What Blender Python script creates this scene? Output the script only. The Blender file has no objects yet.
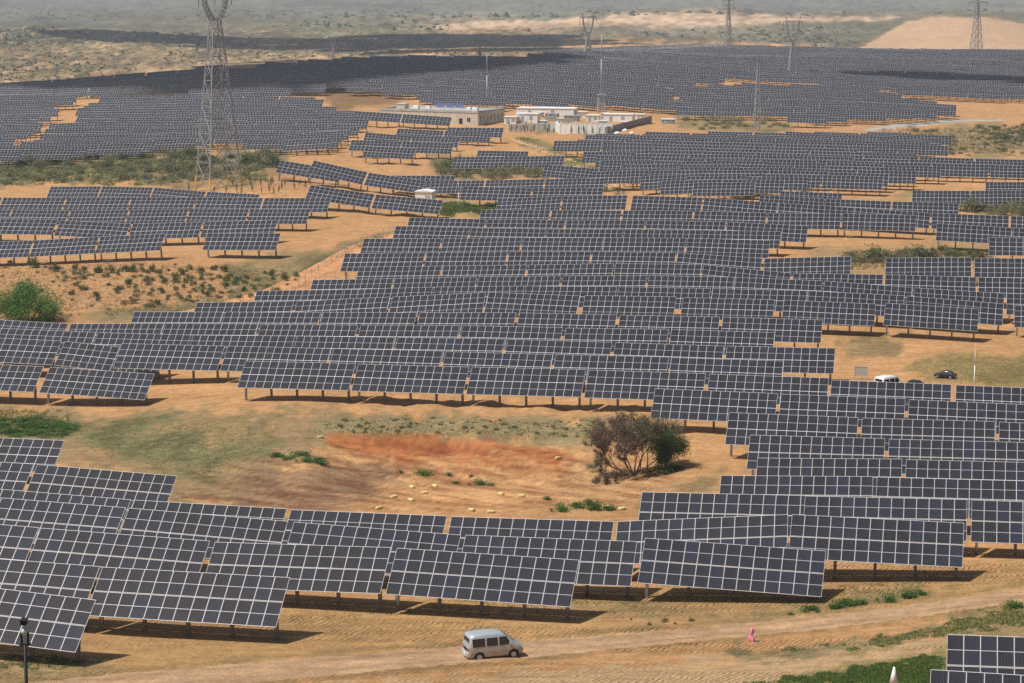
import bpy, bmesh, math, random
import numpy as np
from mathutils import Vector, Matrix, Euler

SC = bpy.context.scene
COL = SC.collection
R = math.radians
random.seed(7)
rng = np.random.default_rng(11)

# ------------------------------------------------------------------ camera
FPX, CX, CY, YH, ZC = 2200.0, 512.0, 341.5, -20.0, 48.0
PIT = math.atan((CY - YH) / FPX)
CP, SP = math.cos(PIT), math.sin(PIT)
cam = bpy.data.cameras.new('camera')
cam.sensor_width = 36.0
cam.lens = FPX / 1024 * 36.0
cam.clip_start = 1.0
cam.clip_end = 60000
camo = bpy.data.objects.new('camera', cam)
COL.objects.link(camo)
camo.location = (0, 0, ZC)
camo.rotation_euler = (math.pi / 2 - PIT, 0, 0)
SC.camera = camo

# ------------------------------------------------------------------ light
TOSUN = Vector((-2.1, -0.85, 3.9)).normalized()
EL = math.asin(TOSUN.z)
AZ = math.atan2(TOSUN.x, TOSUN.y)
w = bpy.data.worlds.new('World')
SC.world = w
w.use_nodes = True
nt = w.node_tree
bg = nt.nodes['Background']
sky = nt.nodes.new('ShaderNodeTexSky')
sky.sky_type = 'NISHITA'
sky.sun_disc = False
sky.sun_elevation = EL
sky.sun_rotation = AZ
sky.air_density = 1.2
sky.dust_density = 2.5
nt.links.new(sky.outputs[0], bg.inputs[0])
bg.inputs[1].default_value = 0.062
sd = bpy.data.lights.new('sun', 'SUN')
sd.energy = 4.9
sd.angle = R(0.6)
sd.color = (1.0, 0.95, 0.87)
so = bpy.data.objects.new('sun', sd)
COL.objects.link(so)
so.rotation_euler = TOSUN.to_track_quat('Z', 'Y').to_euler()
SC.view_settings.view_transform = 'Standard'
SC.view_settings.look = 'None'
SC.view_settings.gamma = 1.0
SC.view_settings.use_curve_mapping = False
SC.view_settings.exposure = EXPO = -0.02
HAZE = 0.00013
SC.cycles.use_denoising = False
SC.cycles.volume_bounces = 1
SC.cycles.max_bounces = 6

# ------------------------------------------------------------------ terrain height
VK = np.array([-160., 0, 256, 512, 768, 1024, 1184])
TERR = [
 (40,   [17.5]*7),
 (60,   [23.5]*7),
 (80,   [31.5]*7),
 (100,  [37.5]*7),
 (122,  [41.8, 41.8, 41.6, 41.4, 41.3, 41.0, 40.6]),
 (150,  [45, 45, 44.9, 44.7, 44.5, 43.2, 42.8]),
 (190,  [47.6, 47.4, 46.5, 46.2, 46.2, 46.2, 46]),
 (220,  [49.8, 49.7, 48.2, 47.5, 47.2, 47.0, 47]),
 (255,  [51.2, 51.2, 48.9, 48.6, 48.0, 47.5, 47.5]),
 (300,  [51.7, 51.7, 49.2, 49.0, 48.7, 48.5, 48.5]),
 (340,  [50.7, 50.7, 48.9, 48.3, 46.7, 46.7, 46.7]),
 (400,  [50.3, 50.3, 48.0, 47.5, 46.5, 46.5, 46.5]),
 (500,  [50.2, 50.2, 48.2, 47.5, 46.7, 47.2, 47.2]),
 (600,  [50.2, 50.2, 48.2, 47.0, 47.7, 48.7, 48.7]),
 (750,  [50.2, 50.2, 47.7, 46.7, 48.2, 49.2, 49.2]),
 (850,  [48.0, 46.2, 41.5, 41.5, 45.2, 47.2, 48.0]),
 (950,  [50.5, 46.8, 36.5, 37.0, 42.2, 45.0, 46.0]),
 (1100, [60, 55, 42, 39, 40.5, 43.5, 44.5]),
 (1300, [64, 61.5, 50, 47, 41.5, 42.7, 43]),
 (1600, [58, 56, 55, 52, 49, 60, 60]),
 (2200, [50, 50, 58, 57, 60, 66, 66]),
 (3000, [63, 62, 60, 55, 52, 56, 54]),
 (4500, [66, 64, 62, 66, 64, 66, 64]),
 (8000, [46, 44, 42, 42, 44, 40, 40]),
 (15000,[4, 0, -10, -6, 0, -8, -10]),
]
LD = np.log(np.array([t[0] for t in TERR], float))
DT = np.array([t[1] for t in TERR], float)

def cr1(xk, x):
    """indices and catmull-rom weights on non uniform knots (treated as uniform in parameter)"""
    i = np.clip(np.searchsorted(xk, x, side='right') - 1, 0, len(xk) - 2)
    t = np.clip((x - xk[i]) / (xk[i + 1] - xk[i]), 0, 1)
    i0 = np.clip(i - 1, 0, len(xk) - 1); i3 = np.clip(i + 2, 0, len(xk) - 1)
    t2, t3 = t * t, t * t * t
    w0 = -.5 * t + t2 - .5 * t3; w1 = 1 - 2.5 * t2 + 1.5 * t3
    w2 = .5 * t + 2 * t2 - 1.5 * t3; w3 = -.5 * t2 + .5 * t3
    return (i0, i, i + 1, i3), (w0, w1, w2, w3)

_perm = rng.random((257, 257))
def vnoise(x, y):
    x = np.asarray(x, float); y = np.asarray(y, float)
    xi = np.floor(x).astype(int); yi = np.floor(y).astype(int)
    fx = x - xi; fy = y - yi
    fx = fx * fx * (3 - 2 * fx); fy = fy * fy * (3 - 2 * fy)
    a = _perm[xi % 256, yi % 256]; b = _perm[(xi + 1) % 256, yi % 256]
    c = _perm[xi % 256, (yi + 1) % 256]; d = _perm[(xi + 1) % 256, (yi + 1) % 256]
    return (a * (1 - fx) + b * fx) * (1 - fy) + (c * (1 - fx) + d * fx) * fy
def fbm(x, y, o=4):
    s = 0; a = .5
    for k in range(o):
        s = s + a * (vnoise(x + 17.3 * k, y + 5.1 * k) - .5); x = x * 2.03; y = y * 2.03; a *= .5
    return s * 2

def gauss(x, a, s):
    return np.exp(-((x - a) / s) ** 2)

CORR = None        # small local adjustment so that the ground meets the feet of every table row
def corr(X, Y):
    Xf = np.ravel(X); Yf = np.ravel(Y); out = np.zeros(Xf.shape)
    m = (Yf > 95) & (Yf < 720)
    if m.any():
        dx = (Xf[m][:, None] - CORR[None, :, 0]) / 7.0; dy = (Yf[m][:, None] - CORR[None, :, 1]) / 6.5
        w_ = np.exp(-.5 * np.minimum(dx * dx + dy * dy, 60))
        out[m] = (w_ * CORR[None, :, 2]).sum(1) / (w_.sum(1) + .05)
    return out.reshape(np.shape(X))
def ground(X, Y):
    X = np.asarray(X, float); Y = np.asarray(Y, float)
    Yc = np.maximum(Y, 30.0)
    v = 512 + FPX * X / Yc
    v = np.clip(v, -160, 1184)
    iv, wv = cr1(VK, v); il, wl = cr1(LD, np.log(np.clip(Yc, 40, 15000)))
    D = 0
    for a in range(4):
        for b in range(4):
            D = D + wl[a] * wv[b] * DT[il[a], iv[b]]
    z = ZC - D
    # sand hill on the right and long sand ridge
    z = z + 19.0 * np.exp(-((v - 962) / 62) ** 2 - ((Yc - 2500) / 330) ** 2)
    z = z + 10.0 * np.exp(-((v - 1120) / 120) ** 2 - ((Yc - 2700) / 330) ** 2)
    z = z + (9 + 3 * np.sin(v / 47.) + 2 * np.sin(v / 19. + 1)) * np.clip((v - 380) / 140, 0, 1) * np.exp(-((Yc - 3300) / 420) ** 2)
    # far relief
    k = np.clip((Yc - 1150) / 900, 0, 1) * np.clip((4200 - Yc) / 1200, 0, 1)
    z = z + k * 9 * fbm(X / 260., Y / 330., 5)
    k2 = np.clip((Yc - 1150) / 300, 0, 1) * np.clip((2600 - Yc) / 500, 0, 1) * np.clip((620 - v) / 200, 0, 1)
    z = z + k2 * 4.0 * np.abs(fbm(X / 45., Y / 70., 4)) * -1
    k = np.clip((Yc - 4200) / 2500, 0, 1)
    z = z + k * np.minimum(Yc, 8000) * 0.010 * fbm(X / 900. + 9, Y / 1500., 5)
    k = np.clip((Yc - 560) / 160, 0, 1) * np.clip((1500 - Yc) / 300, 0, 1)
    z = z + k * (1.5 * fbm(X / 60. + 4, Y / 85. + 2, 2) + .5 * fbm(X / 22., Y / 30., 2))
    # embankment in front of the central rows (a bank, then the scraped flat)
    bank = 1 / (1 + np.exp(-(Y - (232 - 0.05 * X)) / .8))
    lo = np.clip((v - 300) / 60, 0, 1) * np.clip((700 - v) / 90, 0, 1) * np.clip((Y - 196) / 14, 0, 1)
    z = z - 1.5 * (1 - bank) * lo
    z = z + lo * .62 * fbm(X / 3.2 + 3, Y / 5.0, 4)
    # soft small relief near
    if CORR is not None: z = z + corr(X, Y)
    z = z + 0.10 * fbm(X / 9., Y / 12., 3) * np.clip((1100 - Yc) / 400, 0, 1)
    return z

def g1(X, Y):
    return float(ground(np.array([X]), np.array([Y]))[0])

def proj(X, Y, Z):
    Z = np.asarray(Z) - ZC
    d = Y * CP - Z * SP; u = Y * SP + Z * CP
    return CX + FPX * X / d, CY - FPX * u / d

def ray(px, py):
    vx = (px - CX) / FPX; vy = (CY - py) / FPX
    return Vector((vx, CP + vy * SP, -SP + vy * CP))

_ts = np.exp(np.linspace(math.log(50), math.log(15000), 420))
def at(px, py, h=0.0, tmin=96):
    """point where the line of sight through a spot of the photograph meets the ground raised by h"""
    r = ray(px, py)
    ts = _ts[_ts > tmin]
    for _ in range(2):
        f = ZC + ts * r.z - ground(ts * r.x, ts * r.y) - h
        k = np.where(f < 0)[0]
        if len(k) == 0 or k[0] == 0:
            t = ts[-1] if len(k) == 0 else ts[0]; break
        k = k[0]; a, b = ts[k - 1], ts[k]
        t = a + (b - a) * f[k - 1] / (f[k - 1] - f[k])
        ts = np.linspace(a, b, 12)
    return Vector((r.x * t, r.y * t, ZC + r.z * t))

def zat(py, Y):
    return ZC - Y * math.tan(PIT + math.atan((py - CY) / FPX))
def polydist(px, py, poly):
    """signed distance in the plane: positive inside"""
    px = np.asarray(px); py = np.asarray(py)
    best = np.full(px.shape, 1e18); inside = np.zeros(px.shape, bool)
    n = len(poly)
    for i in range(n):
        x0, y0 = poly[i]; x1, y1 = poly[(i + 1) % n]
        dx, dy = x1 - x0, y1 - y0
        t = np.clip(((px - x0) * dx + (py - y0) * dy) / (dx * dx + dy * dy + 1e-9), 0, 1)
        best = np.minimum(best, (px - x0 - t * dx) ** 2 + (py - y0 - t * dy) ** 2)
        c = ((y0 > py) != (y1 > py))
        xi = x0 + (py - y0) * dx / (dy if abs(dy) > 1e-9 else 1e-9)
        inside ^= c & (px < xi)
    d = np.sqrt(best)
    return np.where(inside, d, -d)

# ------------------------------------------------------------------ mesh and object helpers
class MB:
    def __init__(s): s.v = []; s.f = []; s.m = []; s.uv = {}; s.sm = set()
    def quad(s, a, b, c, d, m=0, uv=None):
        i = len(s.v); s.v += [tuple(a), tuple(b), tuple(c), tuple(d)]; s.f.append((i, i + 1, i + 2, i + 3)); s.m.append(m)
        if uv: s.uv[len(s.f) - 1] = uv
    def tri(s, a, b, c, m=0):
        i = len(s.v); s.v += [tuple(a), tuple(b), tuple(c)]; s.f.append((i, i + 1, i + 2)); s.m.append(m)
    def box(s, x0, x1, y0, y1, z0, z1, m=0, M=None):
        p = [Vector(q) for q in ((x0,y0,z0),(x1,y0,z0),(x1,y1,z0),(x0,y1,z0),(x0,y0,z1),(x1,y0,z1),(x1,y1,z1),(x0,y1,z1))]
        if M: p = [M @ q for q in p]
        i = len(s.v); s.v += [tuple(q) for q in p]
        for f in ((3,2,1,0),(4,5,6,7),(0,1,5,4),(1,2,6,5),(2,3,7,6),(3,0,4,7)):
            s.f.append(tuple(i + k for k in f)); s.m.append(m)
    def bar(s, a, b, w, m=0, w2=None, n=4, smooth=False):
        a = Vector(a); b = Vector(b); w2 = w if w2 is None else w2
        d = (b - a)
        if d.length < 1e-6: return
        q = d.to_track_quat('Z', 'Y')
        i = len(s.v)
        for (c, r) in ((a, w / 2), (b, w2 / 2)):
            for k in range(n):
                an = 2 * math.pi * (k + .5) / n
                rr = r * (1.414 if n == 4 else 1)
                s.v.append(tuple(c + q @ Vector((math.cos(an) * rr, math.sin(an) * rr, 0))))
        for k in range(n):
            k2 = (k + 1) % n
            s.f.append((i + k, i + k2, i + n + k2, i + n + k)); s.m.append(m)
            if smooth: s.sm.add(len(s.f) - 1)
        s.f.append(tuple(i + k for k in reversed(range(n)))); s.m.append(m)
        s.f.append(tuple(i + n + k for k in range(n))); s.m.append(m)
    def prism(s, pts, y0, y1, m=0):
        """outline in x,z extruded along y"""
        n = len(pts); i = len(s.v)
        s.v += [(x, y0, z) for x, z in pts] + [(x, y1, z) for x, z in pts]
        s.f.append(tuple(i + k for k in range(n))); s.m.append(m)
        s.f.append(tuple(i + n + k for k in reversed(range(n)))); s.m.append(m)
        for k in range(n):
            k2 = (k + 1) % n
            s.f.append((i + k2, i + k, i + n + k, i + n + k2)); s.m.append(m)
    def mesh(s, name, mats):
        me = bpy.data.meshes.new(name)
        me.from_pydata(s.v, [], s.f)
        for m in (mats if isinstance(mats, (list, tuple)) else [mats]): me.materials.append(m)
        me.polygons.foreach_set('material_index', s.m)
        if s.uv:
            ul = me.uv_layers.new(name='UVMap')
            for fi, uv in s.uv.items():
                st = me.polygons[fi].loop_start
                for k, c in enumerate(uv): ul.data[st + k].uv = c
        for fi in s.sm: me.polygons[fi].use_smooth = True
        me.update()
        return me
    def obj(s, name, mats, parent=None, loc=None, rot=None):
        return link(name, s.mesh(name, mats), parent, loc, rot)

def link(name, me, parent=None, loc=None, rot=None):
    o = bpy.data.objects.new(name, me); COL.objects.link(o)
    if parent: o.parent = parent
    if loc is not None: o.location = loc
    if rot is not None: o.rotation_euler = rot
    return o
def tag(o, label, cat, group=None, kind=None):
    o['label'] = label; o['category'] = cat
    if group: o['group'] = group
    if kind: o['kind'] = kind
    return o
def thing(name, label, cat, loc=(0, 0, 0), rz=0.0, group=None):
    o = bpy.data.objects.new(name, None); COL.objects.link(o)
    o.empty_display_size = 0.2
    o.location = loc; o.rotation_euler = (0, 0, rz)
    return tag(o, label, cat, group)
def kids(o): return [c for c in KID.get(o.name, [])]
KID = {}
def reg(root, *cs):
    KID.setdefault(root.name, []).extend(cs)
def dup(root):
    r = root.copy(); COL.objects.link(r)
    for ch in KID.get(root.name, []):
        c = ch.copy(); COL.objects.link(c); c.parent = r
        for g in KID.get(ch.name, []):
            d = g.copy(); COL.objects.link(d); d.parent = c
    return r

# ------------------------------------------------------------------ materials
def mat(name, col, rough=0.8, metal=0.0, spec=0.3, var=0.0, scale=3.0, col2=None, bump=0.0, coat=0.0):
    m = bpy.data.materials.new(name); m.use_nodes = True
    n = m.node_tree; b = n.nodes['Principled BSDF']
    b.inputs['Roughness'].default_value = rough
    b.inputs['Metallic'].default_value = metal
    b.inputs['Specular IOR Level'].default_value = spec
    b.inputs['Coat Weight'].default_value = coat
    if var > 0 or col2:
        tc = n.nodes.new('ShaderNodeTexCoord'); no = n.nodes.new('ShaderNodeTexNoise')
        no.inputs['Scale'].default_value = scale; no.inputs['Detail'].default_value = 6
        n.links.new(tc.outputs['Object'], no.inputs['Vector'])
        r = n.nodes.new('ShaderNodeValToRGB')
        c2 = col2 or tuple(min(1, c * (1 + var)) for c in col)
        c1 = col if col2 else tuple(c * (1 - var) for c in col)
        r.color_ramp.elements[0].position = .35; r.color_ramp.elements[1].position = .65
        r.color_ramp.elements[0].color = (*c1, 1); r.color_ramp.elements[1].color = (*c2, 1)
        n.links.new(no.outputs['Fac'], r.inputs[0]); n.links.new(r.outputs[0], b.inputs['Base Color'])
        if bump:
            bu = n.nodes.new('ShaderNodeBump'); bu.inputs['Strength'].default_value = bump
            n.links.new(no.outputs['Fac'], bu.inputs['Height']); n.links.new(bu.outputs[0], b.inputs['Normal'])
    else:
        b.inputs['Base Color'].default_value = (*col, 1)
    return m

def leafmat(name, c1, c2, trans=0.25):
    m = bpy.data.materials.new(name); m.use_nodes = True
    n = m.node_tree; b = n.nodes['Principled BSDF']
    b.inputs['Roughness'].default_value = 0.6; b.inputs['Specular IOR Level'].default_value = 0.25
    g = n.nodes.new('ShaderNodeNewGeometry'); oi = n.nodes.new('ShaderNodeObjectInfo')
    r = n.nodes.new('ShaderNodeValToRGB')
    r.color_ramp.elements[0].color = (*c1, 1); r.color_ramp.elements[1].color = (*c2, 1)
    n.links.new(g.outputs['Random Per Island'], r.inputs[0])
    hs = n.nodes.new('ShaderNodeHueSaturation')
    mr = n.nodes.new('ShaderNodeMapRange'); mr.inputs[3].default_value = .75; mr.inputs[4].default_value = 1.25
    n.links.new(oi.outputs['Random'], mr.inputs[0]); n.links.new(mr.outputs[0], hs.inputs['Value'])
    n.links.new(r.outputs[0], hs.inputs['Color']); n.links.new(hs.outputs[0], b.inputs['Base Color'])
    tr = n.nodes.new('ShaderNodeBsdfTranslucent'); n.links.new(hs.outputs[0], tr.inputs[0])
    mx = n.nodes.new('ShaderNodeMixShader'); mx.inputs[0].default_value = trans
    n.links.new(b.outputs[0], mx.inputs[1]); n.links.new(tr.outputs[0], mx.inputs[2])
    n.links.new(mx.outputs[0], n.nodes['Material Output'].inputs[0])
    return m

def panelmat():
    m = bpy.data.materials.new('solar_glass'); m.use_nodes = True
    n = m.node_tree; L = n.links; b = n.nodes['Principled BSDF']
    N = lambda t: n.nodes.new(t)
    def math_(op, a, bb=None, c=None):
        q = N('ShaderNodeMath'); q.operation = op
        for i, x in enumerate((a, bb, c)):
            if x is None: continue
            if isinstance(x, (int, float)): q.inputs[i].default_value = x
            else: L.new(x, q.inputs[i])
        return q.outputs[0]
    uv = N('ShaderNodeUVMap'); uv.uv_map = 'UVMap'
    se = N('ShaderNodeSeparateXYZ'); L.new(uv.outputs[0], se.inputs[0])
    u, v = se.outputs[0], se.outputs[1]
    fu = math_('FRACT', u); fv = math_('FRACT', v)
    du = math_('SUBTRACT', .5, math_('ABSOLUTE', math_('SUBTRACT', fu, .5)))       # distance to module edge, m
    dv = math_('MULTIPLY', math_('SUBTRACT', .5, math_('ABSOLUTE', math_('SUBTRACT', fv, .5))), 1.97)
    dm = math_('MULTIPLY', math_('ABSOLUTE', math_('SUBTRACT', fv, .5)), 1.97)
    fr = math_('MAXIMUM', math_('LESS_THAN', du, .018), math_('LESS_THAN', dv, .027))
    fr = math_('MAXIMUM', fr, math_('MULTIPLY', math_('LESS_THAN', dm, .022), .62))
    # cells and busbars
    cu = math_('FRACT', math_('MULTIPLY', fu, 6.0)); cv = math_('FRACT', math_('MULTIPLY', fv, 12.0))
    ce = math_('MAXIMUM', math_('LESS_THAN', math_('ABSOLUTE', math_('SUBTRACT', cu, .5)), .06),
               math_('GREATER_THAN', math_('ABSOLUTE', math_('SUBTRACT', cu, .5)), .47))
    # per module shade
    cb = N('ShaderNodeCombineXYZ'); L.new(math_('FLOOR', u), cb.inputs[0]); L.new(math_('FLOOR', math_('ADD', v, .001)), cb.inputs[1])
    oi = N('ShaderNodeObjectInfo'); L.new(math_('MULTIPLY', oi.outputs['Random'], 91.0), cb.inputs[2])
    wn = N('ShaderNodeTexWhiteNoise'); wn.noise_dimensions = '3D'; L.new(cb.outputs[0], wn.inputs['Vector'])
    rp = N('ShaderNodeValToRGB'); e = rp.color_ramp.elements
    e[0].position = 0; e[0].color = (.0115, .012, .0165, 1); e[1].position = 1; e[1].color = (.015, .019, .037, 1)
    x = rp.color_ramp.elements.new(.62); x.color = (.0135, .0145, .023, 1)
    L.new(wn.outputs[0], rp.inputs[0])
    m1 = N('ShaderNodeMix'); m1.data_type = 'RGBA'; L.new(ce, m1.inputs[0]); L.new(rp.outputs[0], m1.inputs[6]); m1.inputs[7].default_value = (.055, .056, .068, 1)
    # dust: a thin uneven film
    tc = N('ShaderNodeTexCoord'); no = N('ShaderNodeTexNoise'); no.inputs['Scale'].default_value = .5; no.inputs['Detail'].default_value = 4
    L.new(tc.outputs['Object'], no.inputs['Vector'])
    du2 = N('ShaderNodeMapRange'); du2.inputs[1].default_value = .3; du2.inputs[2].default_value = .7; du2.inputs[3].default_value = .010; du2.inputs[4].default_value = .042
    L.new(no.outputs[0], du2.inputs[0])
    m2 = N('ShaderNodeMix'); m2.data_type = 'RGBA'; L.new(du2.outputs[0], m2.inputs[0]); L.new(m1.outputs[2], m2.inputs[6]); m2.inputs[7].default_value = (.42, .36, .30, 1)
    m3 = N('ShaderNodeMix'); m3.data_type = 'RGBA'; L.new(fr, m3.inputs[0]); L.new(m2.outputs[2], m3.inputs[6]); m3.inputs[7].default_value = (.62, .62, .63, 1)
    L.new(m3.outputs[2], b.inputs['Base Color'])
    ro = math_('ADD', .10, math_('MULTIPLY', fr, .3)); L.new(ro, b.inputs['Roughness'])
    b.inputs['Specular IOR Level'].default_value = .5
    return m

M = {}
M['panel'] = panelmat()
M['alu'] = mat('aluminium_frame', (.5, .5, .51), .6, .1)
M['back'] = mat('panel_backsheet', (.45, .45, .46), .6)
M['post'] = mat('galvanised_steel', (.22, .21, .20), .6, .2, var=.3, scale=4)
M['steel'] = mat('grey_steel', (.45, .46, .47), .5, .3)
M['white'] = mat('white_paint', (.84, .84, .82), .5, var=.08, scale=1.5)
M['cream'] = mat('cream_render', (.55, .50, .42), .85, var=.12, scale=.6)
M['roofing'] = mat('grey_roof_felt', (.42, .41, .39), .9, var=.15, scale=.4)
M['glassdark'] = mat('dark_glass', (.02, .022, .025), .12, 0, .6)
M['black'] = mat('black_metal', (.015, .015, .017), .5)
M['rubber'] = mat('rubber', (.02, .02, .02), .9)
M['yellowpaint'] = mat('yellow_paint', (.75, .42, .05), .6)
M['pink'] = mat('pink_cloth', (.90, .30, .48), .7, var=.15, scale=6)
M['bark'] = mat('bark', (.10, .065, .05), .9, var=.35, scale=5, bump=.4)
M['twig'] = mat('dry_twigs', (.17, .125, .09), .9, var=.3, scale=5)
M['leaf'] = leafmat('shrub_leaf', (.055, .085, .028), (.15, .19, .065))
M['leafb'] = leafmat('bright_leaf', (.05, .11, .02), (.11, .22, .045), .3)
M['leafd'] = leafmat('dusty_leaf', (.12, .135, .065), (.28, .27, .14))
M['grass'] = leafmat('grass_blade', (.07, .13, .025), (.16, .24, .06), .3)
M['dryg'] = leafmat('dry_grass_blade', (.17, .145, .07), (.30, .23, .12), .2)

M['leafg'] = leafmat('tree_leaf', (.06, .14, .03), (.14, .27, .06), .3)
M['sack'] = mat('pale_yellow_sack', (.62, .52, .22), .8, var=.15, scale=4)
M['blue'] = mat('blue_paint', (.14, .17, .36), .6)
M['grey'] = mat('grey_wall_render', (.27, .26, .26), .9, var=.12, scale=1.0)
M['bluegrey'] = mat('blue_grey_paint', (.25, .32, .42), .6)
M['leafm'] = leafmat('mixed_leaf', (.06, .085, .03), (.22, .22, .10))
M['pylon'] = mat('weathered_pylon_steel', (.33, .34, .35), .6, .2)
ORD = ['', 'first', 'second', 'third', 'fourth', 'fifth', 'sixth', 'seventh', 'eighth', 'ninth', 'tenth', 'eleventh', 'twelfth', 'thirteenth', 'fourteenth', 'fifteenth', 'sixteenth']
def ordn(i):
    if i < len(ORD): return ORD[i]
    return str(i) + ('th' if 10 < i % 100 < 14 else {1: 'st', 2: 'nd', 3: 'rd'}.get(i % 10, 'th'))
# ------------------------------------------------------------------ solar tables
PSI = R(12.0); TILT = R(38.5)
EX, EY = math.cos(PSI), -math.sin(PSI)          # along a row, to the right
NX, NY = math.sin(PSI), math.cos(PSI)           # away from the camera
CLR, SL = 1.50, 4.22                            # clearance of the lower edge, slope length
HB, HT = CLR, CLR + SL * math.sin(TILT)
HY = SL * math.cos(TILT) / 2
W0 = 13.08

def solve(xl, yl, xr, yr, A=None):
    if A is None: A = at(xl, yl, HT)
    r = ray(xr, yr)
    t = (A.x * EY - A.y * EX) / (r.x * EY - r.y * EX)
    B = Vector((r.x * t, r.y * t, ZC + r.z * t))
    w_ = (B.x - A.x) * EX + (B.y - A.y) * EY
    roll = math.atan2(B.z - A.z, w_)
    Rm = Euler((0, -roll, -PSI)).to_matrix()
    Mid = (A + B) / 2
    loc = Mid - Rm @ Vector((0, HY, HT))
    return loc, roll, w_, loc.z - g1(loc.x, loc.y), A, B

CAND = []          # (distance, kind, args, row phrase, order)
def chain(tabs):
    """one straight row: every table carries on along the line of the first, and the row as a whole stands on the ground"""
    A0 = at(tabs[0][0], tabs[0][1], HT)
    for it in range(4):
        out = []; A = A0; prev = None
        for t in tabs:
            if prev is not None:
                r = ray(t[0], t[1]); P0 = prev[4]
                k = (P0.x * EY - P0.y * EX) / (r.x * EY - r.y * EX)
                A = Vector((r.x * k, r.y * k, ZC + r.z * k))
            q = solve(*t, A=A); out.append(q); prev = q
        m = sum(q[3] for q in out) / len(out)
        if abs(m) < .02: break
        r = ray(tabs[0][0], tabs[0][1]); tan_ = (tabs[0][1] - YH) / FPX
        A0 = A0 + r * (m / max(.05, tan_) * .8)
    return out
def row(phrase, tabs):
    for i, (t, (loc, roll, w_, dz_, A, B)) in enumerate(zip(tabs, chain(tabs))):
        if max(t[0], t[2]) < -2 or min(t[0], t[2]) > 1026: continue
        if VERB and not (11.2 < w_ < 15.2) or abs(dz_) > 1.3: print('table', phrase, i, 'w %.1f dz %.2f roll %.1f' % (w_, dz_, math.degrees(roll)), [round(q) for q in t])
        CAND.append((loc.y, loc, roll, math.hypot(w_, B.z - A.z), phrase, t[0], t))

def auto(phrase, poly, gap=.30, pitch=13.5):
    e = [0.0]
    for (p0, p1) in zip(poly[:-1], poly[1:]):
        e.append(e[-1] + max(.5, solve(*p0, *p1)[2]))
    n = max(1, round((e[-1] - e[0]) / pitch))
    st = (e[-1] - e[0]) / n
    tabs = []
    for k in range(n):
        a = e[0] + k * st; c = a + st - gap
        q = []
        for s in (a, c):
            j = max(0, min(len(e) - 2, int(np.searchsorted(e, s)) - 1))
            t = (s - e[j]) / (e[j + 1] - e[j]); q += [poly[j][0] + t * (poly[j + 1][0] - poly[j][0]), poly[j][1] + t * (poly[j + 1][1] - poly[j][1])]
        tabs.append(tuple(q))
    row(phrase, tabs)


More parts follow.
